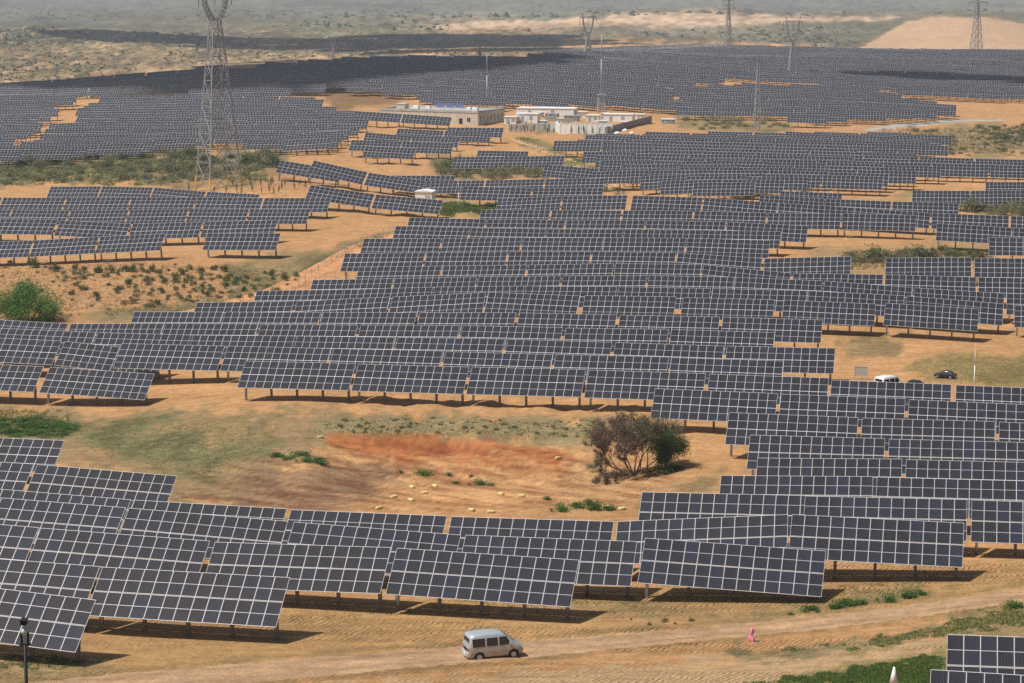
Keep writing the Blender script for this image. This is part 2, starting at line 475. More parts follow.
VERB = False
def all_rows():
    row('the lower right corner, nearest the camera', [(930.5, 669.5, 1168, 684)])
    row('the lower right corner, second row', [(947, 634.5, 1168, 642)])
    row('the nearest row at lower left', [(-97, 577, 96, 600)])
    row('the second row at lower left', [(-90, 552, 100, 566.5), (102.5, 567, 290, 577.5)])
    row('the row just above the van', [(-133, 514, 39, 527.5), (41, 528, 210, 541), (215, 542, 391, 547.5), (397, 548, 579, 560)])
    row('the second row above the van', [(-35, 495, 125.7, 507.6), (129, 508, 288, 521.3), (294, 522, 461, 535), (465.5, 535, 637, 541.5), (645, 538, 826, 551)])
    row('the third row above the van', [(-20, 487.5, 131, 499.7), (134.5, 500, 287, 508.8), (291, 509.7, 447, 516), (451.5, 516.5, 614, 521.5), (617.5, 521.5, 788, 514.5), (792, 514.5, 964, 523)])
    row('the staggered row below the grass at far left', [(-105, 456, 34, 464), (37.5, 464.5, 177, 476)])
    row('the short row beside the grass at far left', [(-66, 435, 64.7, 440.5)])
    row('the first row of the right block', [(642, 492, 801, 495.5), (805, 496, 967, 499.5), (971.5, 500, 1140, 506)])
    row('the second row of the right block', [(721, 475.5, 873, 476.5), (877, 477, 1028, 481)])
    row('the third row of the right block', [(757.5, 458, 902, 459), (906, 459.5, 1050, 463)])
    row('the fourth row of the right block', [(750, 435, 885, 438.5), (889, 439, 1028, 442.5)])
    row('the fifth row of the right block', [(729, 412.5, 858.5, 417.5), (862, 418, 995, 421.5), (999, 422, 1135, 427)])
    row('the row right of the dry bush', [(655, 388.5, 778, 393.5), (781, 394, 905.5, 398.5), (909, 399.5, 1036, 405)])
    row('the long front row of the central array', [(245.6, 361, 356, 363.5), (358.5, 364, 469.5, 367), (472, 367, 586, 369.5), (589, 370, 706, 373.5), (709.5, 374, 829, 378), (831.5, 380, 951.5, 384.5), (956, 385, 1077, 390)])
    row('the row above the grass at middle left', [(-62, 362, 44, 366.5), (50, 367, 154.7, 374)])
    row('the second row at middle left', [(-42, 336, 62, 341), (65, 341.3, 167.5, 352)])
    CA = 'of the central array'
    row('the 2nd row up ' + CA, [(122, 343.5, 225, 346), (228, 346, 331, 348.5), (334, 348.5, 443, 351), (446, 351.5, 553, 354.5), (556, 354.5, 669, 357), (671.5, 357.5, 783.7, 361)])
    row('the 3rd row up ' + CA, [(-6, 328, 96, 332.3), (98, 332.5, 191, 335), (193.5, 335, 295, 336), (297.5, 336, 395, 337.3), (398, 337.3, 505, 339), (508, 339.3, 612.5, 342.3), (615.5, 342.5, 724, 346), (727, 346, 835.5, 348.4)])
    row('the 4th row up ' + CA, [(-33, 318, 68.5, 323.7), (71, 323.8, 164, 323.5), (166, 323.5, 258, 324), (261, 324.3, 358, 325), (361, 325, 460, 325.4), (463, 325.5, 563, 327.5), (566, 328, 669, 329.2), (671.5, 329.5, 775, 332.5)])
    row('the 5th row up ' + CA, [(134.5, 311.8, 223, 312), (225.5, 312, 321, 312.3), (323.5, 312.3, 417, 312.5), (420, 312.5, 516.5, 312.7), (519.5, 312.8, 617, 314.8), (620, 315, 720, 317), (723, 317, 823, 320)])
    row('the 6th row up ' + CA, [(197, 302.5, 294, 301.3), (297, 301.2, 390, 297), (392.5, 297, 486, 292.3), (489, 292.3, 580, 295.8), (585, 295.5, 676.5, 296.8), (683, 297.5, 775, 299.7), (784, 300, 876, 304), (885.5, 303, 979, 309)])
    auto('the 7th row up ' + CA, [(257, 290.8), (350, 289.5), (436, 287), (520, 286), (577, 286), (690, 288), (775, 290), (860, 292), (908, 296), (965, 301), (1006, 304)])
    auto('the 7th row at the right edge', [(1014.5, 305.3), (1105, 308)])
    auto('the 8th row up ' + CA, [(313, 280), (350, 279.5), (520, 275.8), (616, 276), (690, 275), (775, 279), (855, 282), (907, 287), (955, 292), (1100, 296)])
    auto('the 9th row up ' + CA, [(359, 267), (520, 265), (618, 263.5), (690, 263.5), (706, 265), (796, 273.5), (888, 274.6), (981, 277.3), (1073, 279)])
    auto('the 10th row up ' + CA, [(345, 253.5), (520, 251.7), (609, 251.5), (690, 253), (766, 258.6), (853, 256.3)])
    row('the 10th row up, right of the round bushes', [(885.7, 258, 971.4, 257.3), (974.5, 258, 1062, 258.6)])
    auto('the 11th row up ' + CA, [(364, 238.5), (440, 238.5), (520, 237.5), (608, 237.8), (690, 238), (772, 240.5)])
    auto('the 12th row up ' + CA, [(396, 226), (520, 229), (600, 229.3), (690, 230), (783, 231.5)])
    auto('the 13th row up ' + CA, [(409.5, 217.5), (520, 220), (690, 220.5), (713, 221), (785, 225.5), (810, 226)])
    auto('the 14th row up ' + CA, [(481.5, 209.7), (520, 210), (690, 210.8), (760, 213), (844, 213.5), (918, 215.3)])
    auto('the 15th row up ' + CA, [(498, 198.6), (520, 197), (629, 195.2)])
    auto('the 15th row up, right of the sandy path', [(633, 195.6), (690, 196.4), (703, 197.5), (760, 202), (845, 207), (919, 212), (937, 213.5), (1024, 216.5), (1090, 219)])
    auto('the row above the round bushes at right', [(937, 223.5), (1090, 232)])
    auto('the row at the right edge above the bushes', [(989, 237.5), (1080, 239)])
    auto('the 16th row up, right half', [(760, 195), (845, 199.8), (893, 201.5), (960.5, 203.3)])
    auto('the short row in the sandy gap', [(780.5, 191), (844, 193.5)])
    auto('the row behind the right hand bushes', [(912.5, 190.6), (973, 190.8), (1090, 190)])
    auto('the second row behind the right hand bushes', [(985.5, 182), (1090, 182)])
    UL = 'the upper left array'
    auto('the front row of ' + UL + ', left part', [(-95, 244), (23, 241), (93, 237), (167, 233.5)])
    auto('the front row of ' + UL + ', right', [(208, 233.2), (282.5, 233.2)])
    row('the 2nd row up of ' + UL, [(-16, 218.5, 58, 219.6), (60.6, 220.3, 131, 223.8), (133, 223.8, 203, 222), (205, 221.8, 278, 220)])
    auto('the 3rd row up of ' + UL, [(-45, 209.5), (96, 210.6), (169, 208.8), (238, 209.2), (312, 209)])
    auto('the 4th row up of ' + UL, [(-60, 197), (49, 198), (125, 197.3), (190, 197), (261, 198), (332.6, 198)])
    auto('the 5th row up of ' + UL, [(51, 186.6), (117, 186.2), (180, 188.3), (193, 191), (261, 194.5)])
    auto('the sloping row behind ' + UL, [(311, 185), (387, 196), (444.5, 200.5)])
    auto('the back sloping row below the pylon hill', [(281, 160.5), (345, 170.5)])
    auto('the long sloping row below the substation', [(314, 160.5), (350, 168.5), (407, 181), (457, 181), (520, 179.5), (606, 178)])
    auto('the row behind the white cabin', [(392, 175.5), (457, 176)])
    auto('the row in front of the white cabin', [(463, 186.5), (520, 188), (566, 188), (605, 188)])
    auto('the row left of the sandy path, rear', [(454, 157), (566, 156)])
    auto('the row left of the sandy path, middle', [(545, 164.5), (600, 169)])
    auto('the topmost short row right of the office building', [(478, 150.5), (530, 151.5)])
    OB = 'near the office building'
    auto('the rear row ' + OB, [(355, 111), (409, 114.5), (453, 117.5)])
    auto('the right rear row ' + OB, [(448, 127.5), (505, 128)])
    auto('the middle row ' + OB, [(398, 128.5), (446, 131), (493, 132.5)])
    auto('the third row ' + OB, [(366, 132.5), (410, 136), (461, 137.5)])
    auto('the fourth row ' + OB, [(352, 140), (408, 142), (455, 143.5)])
    auto('the front row ' + OB, [(366, 146), (417, 148.5)])


for it in range(5):
    CAND.clear(); VERB = it == 4
    all_rows()
    pts = []
    for c in CAND:
        loc, roll, w_ = c[1], c[2], c[3]
        for f_ in (-.5, 0, .5):
            qx, qy, qz = loc.x + f_ * w_ * EX, loc.y + f_ * w_ * EY, loc.z + f_ * w_ * math.tan(roll)
            c0 = float(corr(np.array([qx]), np.array([qy]))[0]) if CORR is not None else 0.0
            pts.append((qx, qy, c0 + qz - g1(qx, qy), qz - g1(qx, qy)))
    pts = np.array(pts)
    print('feet off the ground: mean %.2f, mean abs %.2f, max %.2f' % (pts[:, 3].mean(), np.abs(pts[:, 3]).mean(), np.abs(pts[:, 3]).max()))
    if it == 4: break
    pts[:, 2] = np.clip(pts[:, 2], -2.5, 2.5)
    CORR = pts[:, :3]
# ------------------------------------------------------------------ ground sheet
def smooth(a, b, x):
    t = np.clip((x - a) / (b - a), 0, 1); return t * t * (3 - 2 * t)

SAND = (.49, .272, .122); SANDD = (.45,.24,.10)
GRN = (.125, .155, .052); GRND = (.075, .105, .035); OLV = (.21, .185, .095); REDS = (.38, .135, .048)
BURN = (.24, .145, .085); PALE = (.56, .39, .22); SCRUB = (.16, .15, .085)
# (outline in the photograph, colour, feather, strength, noise amplitude)
PAINT = [
 # far country
 ([(-200,-60),(1250,-60),(1250,52),(860,50),(700,38),(560,34),(250,62),(-200,92)], (.17,.145,.092), 6, 1, 4),
 ([(-200,22),(250,28),(420,50),(240,64),(0,90),(-200,95)], (.36,.235,.135), 6, .9, 8),
 ([(-200,22),(120,26),(250,36),(200,44),(0,44),(-200,50)], (.15,.155,.085), 4, .8, 8),
 ([(-200,10),(130,24),(240,28),(400,40),(560,36),(560,50),(430,55),(250,50),(120,38),(0,42),(-200,30)], (.085,.095,.085), 3, .85, 5),
 ([(250,0),(560,0),(620,18),(560,36),(420,34),(250,30)], (.20,.20,.14), 6, .6, 10),
 ([(430,26),(520,18),(600,16),(640,13),(700,10.5),(740,13),(860,16.5),(900,17),(880,22),(800,24),(740,27),(690,33),(620,30),(560,33),(440,33)], (.56,.38,.24), 2, .9, 4),
 ([(560,32),(700,28),(850,24),(860,50),(700,42),(560,38)], (.22,.19,.13), 3, .8, 6),
 ([(850,52),(905,22),(930,17),(985,17),(1030,24),(1200,28),(1200,55)], (.54,.345,.20), 2, 1, 1),
 ([(380,16),(540,10),(540,16),(400,26)], (.46,.36,.26), 3, .6, 6),
 # dark hollow between terraces
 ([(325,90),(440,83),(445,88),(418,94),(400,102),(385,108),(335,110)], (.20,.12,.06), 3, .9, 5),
 # mid distance
 ([(-60,160),(100,154),(200,148),(275,150),(290,170),(250,190),(180,186),(90,182),(0,188),(-60,190)], SCRUB, 4, .95, 8),
 ([(150,172),(290,165),(320,192),(250,196),(180,190)], (.42,.22,.11), 3, .7, 8),
 ([(430,158),(545,158),(545,180),(440,180)], SCRUB, 4, .8, 6),
 ([(505,122),(615,126),(610,136),(505,134)], OLV, 3, .6, 6),
 ([(514,138),(528,136),(600,168),(628,194),(618,196),(580,172)], GRN, 2, .8, 3),
 ([(675,118),(775,120),(790,128),(700,132),(670,127)], OLV, 3, .7, 6),
 ([(945,128),(1060,124),(1060,158),(900,156),(870,150),(900,140)], (.25,.20,.105), 4, .8, 10),
 ([(985,190),(1060,196),(1060,216),(975,212),(880,208)], OLV, 3, .7, 6),
 ([(845,200),(920,192),(905,200)], OLV, 3, .5, 4),
 ([(800,250),(900,244),(1000,248),(990,262),(900,272),(830,280)], (.28,.21,.105), 5, .7, 8),
 ([(440,200),(500,203),(490,218),(440,216)], GRN, 4, .75, 5),
 ([(-60,262),(100,262),(240,262),(300,268),(280,292),(200,318),(60,330),(-60,330)], (.42,.235,.11), 5, .85, 12),
 ([(60,318),(200,300),(280,292),(200,312),(120,324)], OLV, 3, .8, 5),
 ([(130,326),(200,300),(205,296),(140,318)], SAND, 3, .6, 4),
 ([(225,262),(330,250),(392,232),(396,236),(340,262),(260,292),(225,300)], OLV, 3, .7, 5),
 ([(840,340),(905,340),(900,362),(850,358)], OLV, 4, .5, 8),
 ([(920,358),(1040,352),(1060,372),(1060,388),(960,384),(905,370)], GRN, 4, .55, 8),
 # the open ground in the middle
 ([(-60,402),(100,410),(260,412),(420,412),(600,416),(600,440),(500,445),(330,440),(300,470),(250,505),(180,500),(120,470),(-60,440)], (.27,.195,.10), 6, .85, 12),
 ([(60,420),(180,418),(280,424),(270,450),(220,476),(180,474),(90,450)], (.19,.18,.085), 8, .75, 12),
 ([(-60,414),(60,418),(74,428),(60,436),(-60,436)], GRND, 4, .9, 5),
 ([(250,466),(350,462),(400,470),(400,500),(300,512),(230,508)], BURN, 8, .85, 10),
 ([(310,415),(600,418),(610,450),(480,440),(320,436)], (.26,.21,.11), 4, .75, 7),
 ([(326,436),(420,434),(520,448),(575,452),(570,476),(500,472),(420,464),(330,448)], REDS, 2, .9, 5),
 ([(430,455),(560,462),(570,500),(460,512),(360,512),(380,490)], SAND, 6, .6, 8),
 ([(560,455),(690,465),(700,490),(560,510)], (.46,.27,.13), 6, .6, 8),
 ([(640,500),(720,470),(720,488),(640,505)], OLV, 5, .5, 8),
 # foreground
 ([(80,615),(640,590),(1060,560),(1060,600),(760,625),(480,640),(200,670),(20,700),(-60,700),(-60,640)], (.42,.255,.108), 6, .7, 10),
 ([(-60,660),(100,662),(140,690),(-60,700)], OLV, 5, .7, 6),
 ([(560,596),(760,612),(900,590),(960,585),(900,604),(760,622),(560,610)], OLV, 5, .5, 10),
 ([(170,700),(560,668),(800,650),(1060,620),(1060,720),(100,720)], (.50,.34,.185), 6, .8, 10),
 ([(730,650),(900,640),(985,610),(1060,598),(1060,640),(970,632),(850,650),(740,662)], OLV, 5, .7, 10),
 ([(745,690),(860,665),(950,650),(1060,655),(1060,720),(740,720)], (.13,.20,.04), 5, .9, 7),
 # verges of the road and the reddish track
 ([(-60,688),(100,670),(300,653),(500,637.5),(700,621.5),(960,592.5),(1090,568),(1090,573),(960,597),(700,626),(500,642),(300,657),(100,674),(-60,693)], (.27,.185,.08), 1.5, .75, 2),
 ([(100,695),(300,678),(500,660),(700,640),(960,610),(1090,591),(1090,597),(960,615),(700,645),(500,665),(300,683),(100,701)], (.26,.17,.075), 1.5, .75, 2.5),
 ([(196,309),(262,289),(300,270),(340,248),(370,236),(398,229),(398,231),(370,239),(340,251),(300,273.5),(262,292),(196,312)], (.16,.13,.05), 1.2, .85, 1),
]
ugrid = np.linspace(-130, 1154, 430)
yfar = np.exp(np.linspace(math.log(1150), math.log(15000), 190))
ynear = []
yy = 42.0
while yy < 1150:
    ynear.append(yy); yy += max(.9, .0000225 * yy * yy) if yy > 100 else 2.5
YS = np.concatenate([np.array(ynear), yfar])
print('ground rows', len(YS))
UU, YY = np.meshgrid(ugrid, YS)
XX = (UU - 512) / FPX * YY * 1.02
ZZ = ground(XX, YY)
PX, PY = proj(XX, YY, ZZ)
col = np.zeros(PX.shape + (3,)); col[:] = SAND
k = fbm(XX / 23., YY / 31., 4)[..., None]
col = col * (1 + .14 * k)
gr = np.zeros(PX.shape)
nz1 = fbm(PX / 26., PY / 9., 5); nz2 = fbm(PX / 9. + 40, PY / 4., 4)
for poly, c, fe, st, na in PAINT:
    xs = [p[0] for p in poly]; ys = [p[1] for p in poly]
    sel = (PX > min(xs) - 30) & (PX < max(xs) + 30) & (PY > min(ys) - 30) & (PY < max(ys) + 30)
    if not sel.any(): continue
    d = polydist(PX[sel], PY[sel], poly) + na * 1.6 * (nz1[sel] + .6 * nz2[sel])
    a = (smooth(-fe, fe, d) * st)[:, None]
    col[sel] = col[sel] * (1 - a) + np.array(c) * a
    if c[1] > c[0] * .82: gr[sel] = np.maximum(gr[sel], a[:, 0])
    elif c in (OLV,): gr[sel] = np.maximum(gr[sel], a[:, 0] * .7)
dn = smooth(-2, 3, polydist(PX, PY, [(850,54),(905,22),(930,17),(985,17),(1030,24),(1200,28),(1200,60)])) * (YY > 1700)
gr = np.where(dn > .4, -1, gr)
rd = smooth(-2, 2, polydist(PX, PY, [(430,26),(520,18),(600,16),(640,13),(700,10.5),(740,13),(860,16.5),(880,22),(800,22),(740,24),(690,28),(620,26),(560,28),(440,30)])) * (YY > 1700)
gr = np.where(rd > .5, -.35, gr)
# eroded, speckled land on the far left
far = smooth(1150, 1400, YY) * (1 - smooth(2100, 3000, YY)) * smooth(620, 380, PX)
sp = fbm(XX / 4.0, YY / 26., 4)
a = (far * smooth(.02, .35, sp))[..., None]; col = col * (1 - a) + np.array((.50, .33, .19)) * a
a = (far * smooth(.02, .3, -sp))[..., None] * .8; col = col * (1 - a) + np.array((.13, .105, .06)) * a
fm = smooth(1150, 1500, YY)[..., None]
nzf = (fbm(PX / 7., PY / 2.2, 4) * .75 + fbm(PX / 55. + 7, PY / 5., 3) * .7)[..., None]
col = col * (1 + fm * np.clip(nzf, -.6, .6) * (1 - .85 * dn[..., None]))
# raked and scraped earth in the clearing
cl = smooth(-4, 6, polydist(PX, PY, [(170,500),(200,470),(330,436),(600,440),(690,470),(640,500),(560,512),(250,512)]))[..., None]
fur = fbm((PX + 5 * PY) / 60., (PY * 3.2 - PX * .5) / 7., 4)[..., None]
col = col * (1 + cl * .75 * np.clip(fur, -.5, .5)) * np.array((1, 1, 1))
col[..., 1:3] *= (1 - .18 * cl * smooth(0, .3, -fur[..., 0])[..., None])
mot = fbm(XX / 4.5 + 11, YY / 8., 5)
gm_ = (np.clip(gr, 0, 1) * (YY < 1100))[..., None]
col = col * (1 - gm_ * smooth(.02, .22, mot)[..., None] * .75) + np.array((.40, .245, .115)) * gm_ * smooth(.02, .22, mot)[..., None] * .75
col = col * (1 - gm_ * smooth(.05, .3, -mot)[..., None] * .45)
col = np.clip(col, .01, .8)
nr, nc = PX.shape
me = bpy.data.meshes.new('ground')
vv = np.stack([XX, YY, ZZ], -1).reshape(-1, 3)
idx = np.arange(nr * nc).reshape(nr, nc)
fc = np.stack([idx[:-1, :-1], idx[:-1, 1:], idx[1:, 1:], idx[1:, :-1]], -1).reshape(-1, 4)
me.vertices.add(len(vv)); me.vertices.foreach_set('co', vv.ravel())
me.loops.add(fc.size); me.loops.foreach_set('vertex_index', fc.ravel().astype(np.int32))
me.polygons.add(len(fc)); me.polygons.foreach_set('loop_start', np.arange(0, fc.size, 4, dtype=np.int32))
me.update(calc_edges=True)
me.polygons.foreach_set('use_smooth', np.ones(len(fc), bool))
ca = me.color_attributes.new('cover', 'FLOAT_COLOR', 'POINT')
ca.data.foreach_set('color', np.concatenate([col.reshape(-1, 3), gr.reshape(-1, 1)], 1).astype(np.float32).ravel())

def groundmat(name, attr=True, base=None, tracks=True):
    m = bpy.data.materials.new(name); m.use_nodes = True
    n = m.node_tree; L = n.links; b = n.nodes['Principled BSDF']
    b.inputs['Roughness'].default_value = .95; b.inputs['Specular IOR Level'].default_value = .1
    N = lambda t: n.nodes.new(t)
    tc = N('ShaderNodeTexCoord')
    def noise(sc, det=6, ro=.6, stretch=None):
        q = N('ShaderNodeTexNoise'); q.inputs['Scale'].default_value = sc; q.inputs['Detail'].default_value = det; q.inputs['Roughness'].default_value = ro
        if stretch:
            mp = N('ShaderNodeMapping'); mp.inputs['Scale'].default_value = stretch; mp.inputs['Rotation'].default_value = (0, 0, .25)
            L.new(tc.outputs['Object'], mp.inputs['Vector']); L.new(mp.outputs[0], q.inputs['Vector'])
        else: L.new(tc.outputs['Object'], q.inputs['Vector'])
        return q.outputs['Fac']
    def rng_(x, a, bb, c, d):
        q = N('ShaderNodeMapRange'); L.new(x, q.inputs[0])
        for i, t in enumerate((a, bb, c, d)): q.inputs[i + 1].default_value = t
        return q.outputs[0]
    def mul(a, bb):
        q = N('ShaderNodeMath'); q.operation = 'MULTIPLY'
        for i, x in enumerate((a, bb)):
            if isinstance(x, (int, float)): q.inputs[i].default_value = x
            else: L.new(x, q.inputs[i])
        return q.outputs[0]
    if attr:
        at_ = N('ShaderNodeAttribute'); at_.attribute_name = 'cover'; bc = at_.outputs['Color']; ga = at_.outputs['Alpha']
    else:
        rg = N('ShaderNodeRGB'); rg.outputs[0].default_value = (*base, 1); bc = rg.outputs[0]; ga = None
    v0 = rng_(noise(5.0, 5, .7), .3, .7, .80, 1.18)
    v1 = rng_(noise(.9, 8, .7), .3, .7, .74, 1.22)
    v2 = rng_(noise(.16, 8, .65), .3, .7, .86, 1.12)
    v3 = rng_(noise(.5, 6, .6, (.35, 1.6, 1)), .35, .65, .88, 1.10)
    hs = N('ShaderNodeHueSaturation'); L.new(bc, hs.inputs['Color']); L.new(mul(mul(mul(v1, v0), v2), v3), hs.inputs['Value'])
    out = hs.outputs[0]
    if attr:
        # tufts of grass where the ground is grown over
        t = rng_(noise(1.1, 8, .8), .47, .60, 0, 1)
        f = mul(t, rng_(ga, .1, .9, 0, .7))
        mx = N('ShaderNodeMix'); mx.data_type = 'RGBA'; L.new(f, mx.inputs[0]); L.new(out, mx.inputs[6]); mx.inputs[7].default_value = (.06, .085, .025, 1)
        t2 = rng_(noise(.7, 8, .8), .50, .64, 0, .9)
        f2 = mul(t2, rng_(ga, .1, .9, .12, .75))
        mx2 = N('ShaderNodeMix'); mx2.data_type = 'RGBA'; L.new(f2, mx2.inputs[0]); L.new(mx.outputs[2], mx2.inputs[6]); mx2.inputs[7].default_value = (.32, .25, .12, 1)
        out = mx2.outputs[2]
    if attr and tracks:
        # far slopes: scrub and bare soil in small patches
        mp2 = N('ShaderNodeMapping'); mp2.inputs['Scale'].default_value = (.16, .020, .3); L.new(tc.outputs['Object'], mp2.inputs['Vector'])
        q2 = N('ShaderNodeTexNoise'); q2.inputs['Scale'].default_value = 1.0; q2.inputs['Detail'].default_value = 4; q2.inputs['Roughness'].default_value = .75; L.new(mp2.outputs[0], q2.inputs['Vector'])
        lp2 = N('ShaderNodeSeparateXYZ'); L.new(tc.outputs['Object'], lp2.inputs[0])
        fm2 = rng_(lp2.outputs[1], 1120, 1400, 0, 1)
        dk = mul(mul(rng_(q2.outputs['Fac'], .50, .60, 0, .6), fm2), rng_(ga, -.5, 0, 0, 1))
        mx4 = N('ShaderNodeMix'); mx4.data_type = 'RGBA'; L.new(dk, mx4.inputs[0]); L.new(out, mx4.inputs[6]); mx4.inputs[7].default_value = (.085, .070, .042, 1)
        out = mx4.outputs[2]
    L.new(out, b.inputs['Base Color'])
    bu = N('ShaderNodeBump'); bu.inputs['Strength'].default_value = .8; bu.inputs['Distance'].default_value = .3
    h = noise(1.9, 8, .75)
    if tracks:
        # wheel cleat marks pressed in the soft sand, in broken bands
        wv = N('ShaderNodeTexWave'); wv.inputs['Scale'].default_value = .75; wv.inputs['Distortion'].default_value = 5.0; wv.inputs['Detail'].default_value = 1
        mp = N('ShaderNodeMapping'); mp.inputs['Rotation'].default_value = (0, 0, .55); L.new(tc.outputs['Object'], mp.inputs['Vector']); L.new(mp.outputs[0], wv.inputs['Vector'])
        bd = rng_(noise(.12, 3, .5, (.25, 2.2, 1)), .46, .54, 0, 1)
        lp = N('ShaderNodeSeparateXYZ'); L.new(tc.outputs['Object'], lp.inputs[0])
        nearm = rng_(lp.outputs[1], 172, 182, 1, 0)
        k_ = mul(mul(wv.outputs['Fac'], bd), nearm)
        ad = N('ShaderNodeMath'); ad.operation = 'ADD'; L.new(h, ad.inputs[0]); L.new(mul(k_, .85), ad.inputs[1]); h = ad.outputs[0]
    L.new(h, bu.inputs['Height']); L.new(bu.outputs[0], b.inputs['Normal'])
    return m
me.materials.append(groundmat('sandy_soil'))
go = link('ground', me); go['kind'] = 'structure'; go['label'] = 'sandy ochre ground with patches of grass running back to hazy hills'

ROADM = groundmat('packed_dirt', True, None, False)
def strip(name, label, pts, base, lift=.05, nsub=14, mm=None, edge=.35):
    """pts: (px, py_far_edge, py_near_edge) along the way"""
    vs = []; fs = []
    P = []
    for i in range(len(pts) - 1):
        for k in range(nsub):
            t = k / nsub
            P.append([pts[i][j] * (1 - t) + pts[i + 1][j] * t for j in range(3)])
    P.append(list(pts[-1]))
    nk = 9
    for i, (x, a, b2) in enumerate(P):
        A = at(x, a); B = at(x, b2)
        for k in range(nk):
            t = k / (nk - 1)
            q = A.lerp(B, t)
            if k in (0, nk - 1):
                q += (A - B).normalized() * random.uniform(-edge, edge)
            z = g1(q.x, q.y) + (lift if 0 < k < nk - 1 else -.02)
            vs.append((q.x, q.y, z))
    for i in range(len(P) - 1):
        for k in range(nk - 1):
            a = i * nk + k; fs.append((a, a + 1, a + nk + 1, a + nk))
    m_ = bpy.data.meshes.new(name); m_.from_pydata(vs, [], fs); m_.materials.append(ROADM)
    cc = m_.color_attributes.new('cover', 'FLOAT_COLOR', 'POINT'); cd = []
    rut = (1.0, .96, .90, 1.02, 1.08, 1.02, .88, .96, 1.0); gre = (0, .1, .55, .2, 0, .15, .6, .1, 0)
    for i in range(len(vs)):
        k = i % nk; j = i // nk; n_ = float(fbm(np.array([j / 5.]), np.array([k / 2.]), 3)[0])
        f = rut[k] * (1 + .25 * n_); g_ = gre[k] * .5
        gm = (base[0] * .76, base[1] * .88, base[2] * 1.05)
        cd += [(base[q] * (1 - g_) + gm[q] * g_) * f for q in range(3)] + [0.0]
    cc.data.foreach_set('color', cd)
    for p in m_.polygons: p.use_smooth = True
    o = link(name, m_); o['kind'] = 'structure'; o['label'] = label
    return o
strip('dirt_road', 'wide graded dirt road crossing the foreground with the van on it',
      [(-60,692,714),(0,685,708),(100,675,696),(200,666,687),(300,658,679),(400,650,669),(500,643,661),(600,635,651),(700,627,641),(800,617,632),(900,606,620),(960,598,611),(1024,587,602),(1090,574,592)],
      (.50,.31,.175), .06)
strip('dirt_track', 'reddish dirt track climbing between the left and central arrays',
      [(150,318,326),(200,307,316),(262,290,300),(300,272,294),(340,250,274),(370,238,258),(396,231,240)], (.60,.30,.14), .06)
strip('gravel_road', 'pale gravel access road curving past the right array',
      [(866,128,131.5),(885,125.5,130),(910,122.5,127.5),(940,120.3,124),(972,119.3,122),(1004,119,121)], (.42,.38,.32), .06)
strip('path', 'narrow rutted sand path beside the substation',
      [(512,138,141),(540,146,151),(570,158,164),(600,172,184),(622,184,196)], (.55,.33,.19), .06)

# ------------------------------------------------------------------ air
hz = MB(); hz.box(-5600, 5600, -60, 15300, -70, 330)
hm = bpy.data.materials.new('haze'); hm.use_nodes = True
n_ = hm.node_tree; n_.nodes.remove(n_.nodes['Principled BSDF'])
pv = n_.nodes.new('ShaderNodeVolumePrincipled')
pv.inputs['Color'].default_value = (.74, .85, 1.0, 1); pv.inputs['Density'].default_value = HAZE
pv.inputs['Anisotropy'].default_value = 0.2
n_.links.new(pv.outputs[0], n_.nodes['Material Output'].inputs['Volume'])
ho = hz.obj('haze', hm); tag(ho, 'pale blue dust haze hanging over the far fields and hills', 'haze', None, 'stuff')
def modplane(b, x0, x1, s0, s1, uv0, uv1, th=.04, m=0, me_=1, mb=2):
    """a slab lying in the tilted plane of the table; s runs up the slope"""
    def p(x, s, t):
        return (x, -HY + s * math.cos(TILT) - t * math.sin(TILT), HB + s * math.sin(TILT) + t * math.cos(TILT))
    a = [p(x0, s0, th), p(x1, s0, th), p(x1, s1, th), p(x0, s1, th)]
    c = [p(x0, s0, 0), p(x1, s0, 0), p(x1, s1, 0), p(x0, s1, 0)]
    i = len(b.v); b.v += a + c
    b.f.append((i, i + 1, i + 2, i + 3)); b.m.append(m); b.uv[len(b.f) - 1] = [(uv0[0], uv0[1]), (uv1[0], uv0[1]), (uv1[0], uv1[1]), (uv0[0], uv1[1])]
    b.f.append((i + 7, i + 6, i + 5, i + 4)); b.m.append(mb)
    for k in range(4):
        k2 = (k + 1) % 4
        b.f.append((i + k2, i + k, i + 4 + k, i + 4 + k2)); b.m.append(me_)

PM = [M['panel'], M['alu'], M['back']]
# one module, its corner at the origin of the slope plane, placed by offset along the plane
bm_ = MB(); modplane(bm_, 0.006, .994, 0.006, 2.084, (0, 0), (1, 1)); ME_MOD = bm_.mesh('solar_module', PM)
bm_ = MB(); modplane(bm_, -6.5, 6.5, .02, SL - .02, (0, 0), (13, 2)); ME_ARR = bm_.mesh('panel_surface', PM)
b = MB(); zc = HB + (HT - HB) / 2
b.box(-.09, .09, -.10, .10, -1.2, zc - .28); b.box(-.115, .115, -.125, -.10, -1.2, zc - .28); b.box(-.115, .115, .10, .125, -1.2, zc - .28)
ME_POST = b.mesh('post', M['post'])
b = MB()
dy, dz = math.cos(TILT), math.sin(TILT)
b.bar((0, -HY * .82, zc - .17 - HY * .82 * dz / dy), (0, HY * .82, zc - .17 + HY * .82 * dz / dy), .08)
b.bar((0, 0, zc - .9), (0, -HY * .6, zc - .19 - HY * .6 * dz / dy), .05)
b.bar((0, 0, zc - .9), (0, HY * .45, zc - .19 + HY * .45 * dz / dy), .05)
ME_ARM = b.mesh('support_arm', M['steel'])
b = MB(); b.box(-6.45, 6.45, -.03, .03, -.04, .04); ME_PUR = b.mesh('purlin', M['steel'])
PURL = [(-HY * .62, zc - .10 - HY * .62 * dz / dy), (HY * .62, zc - .10 + HY * .62 * dz / dy)]

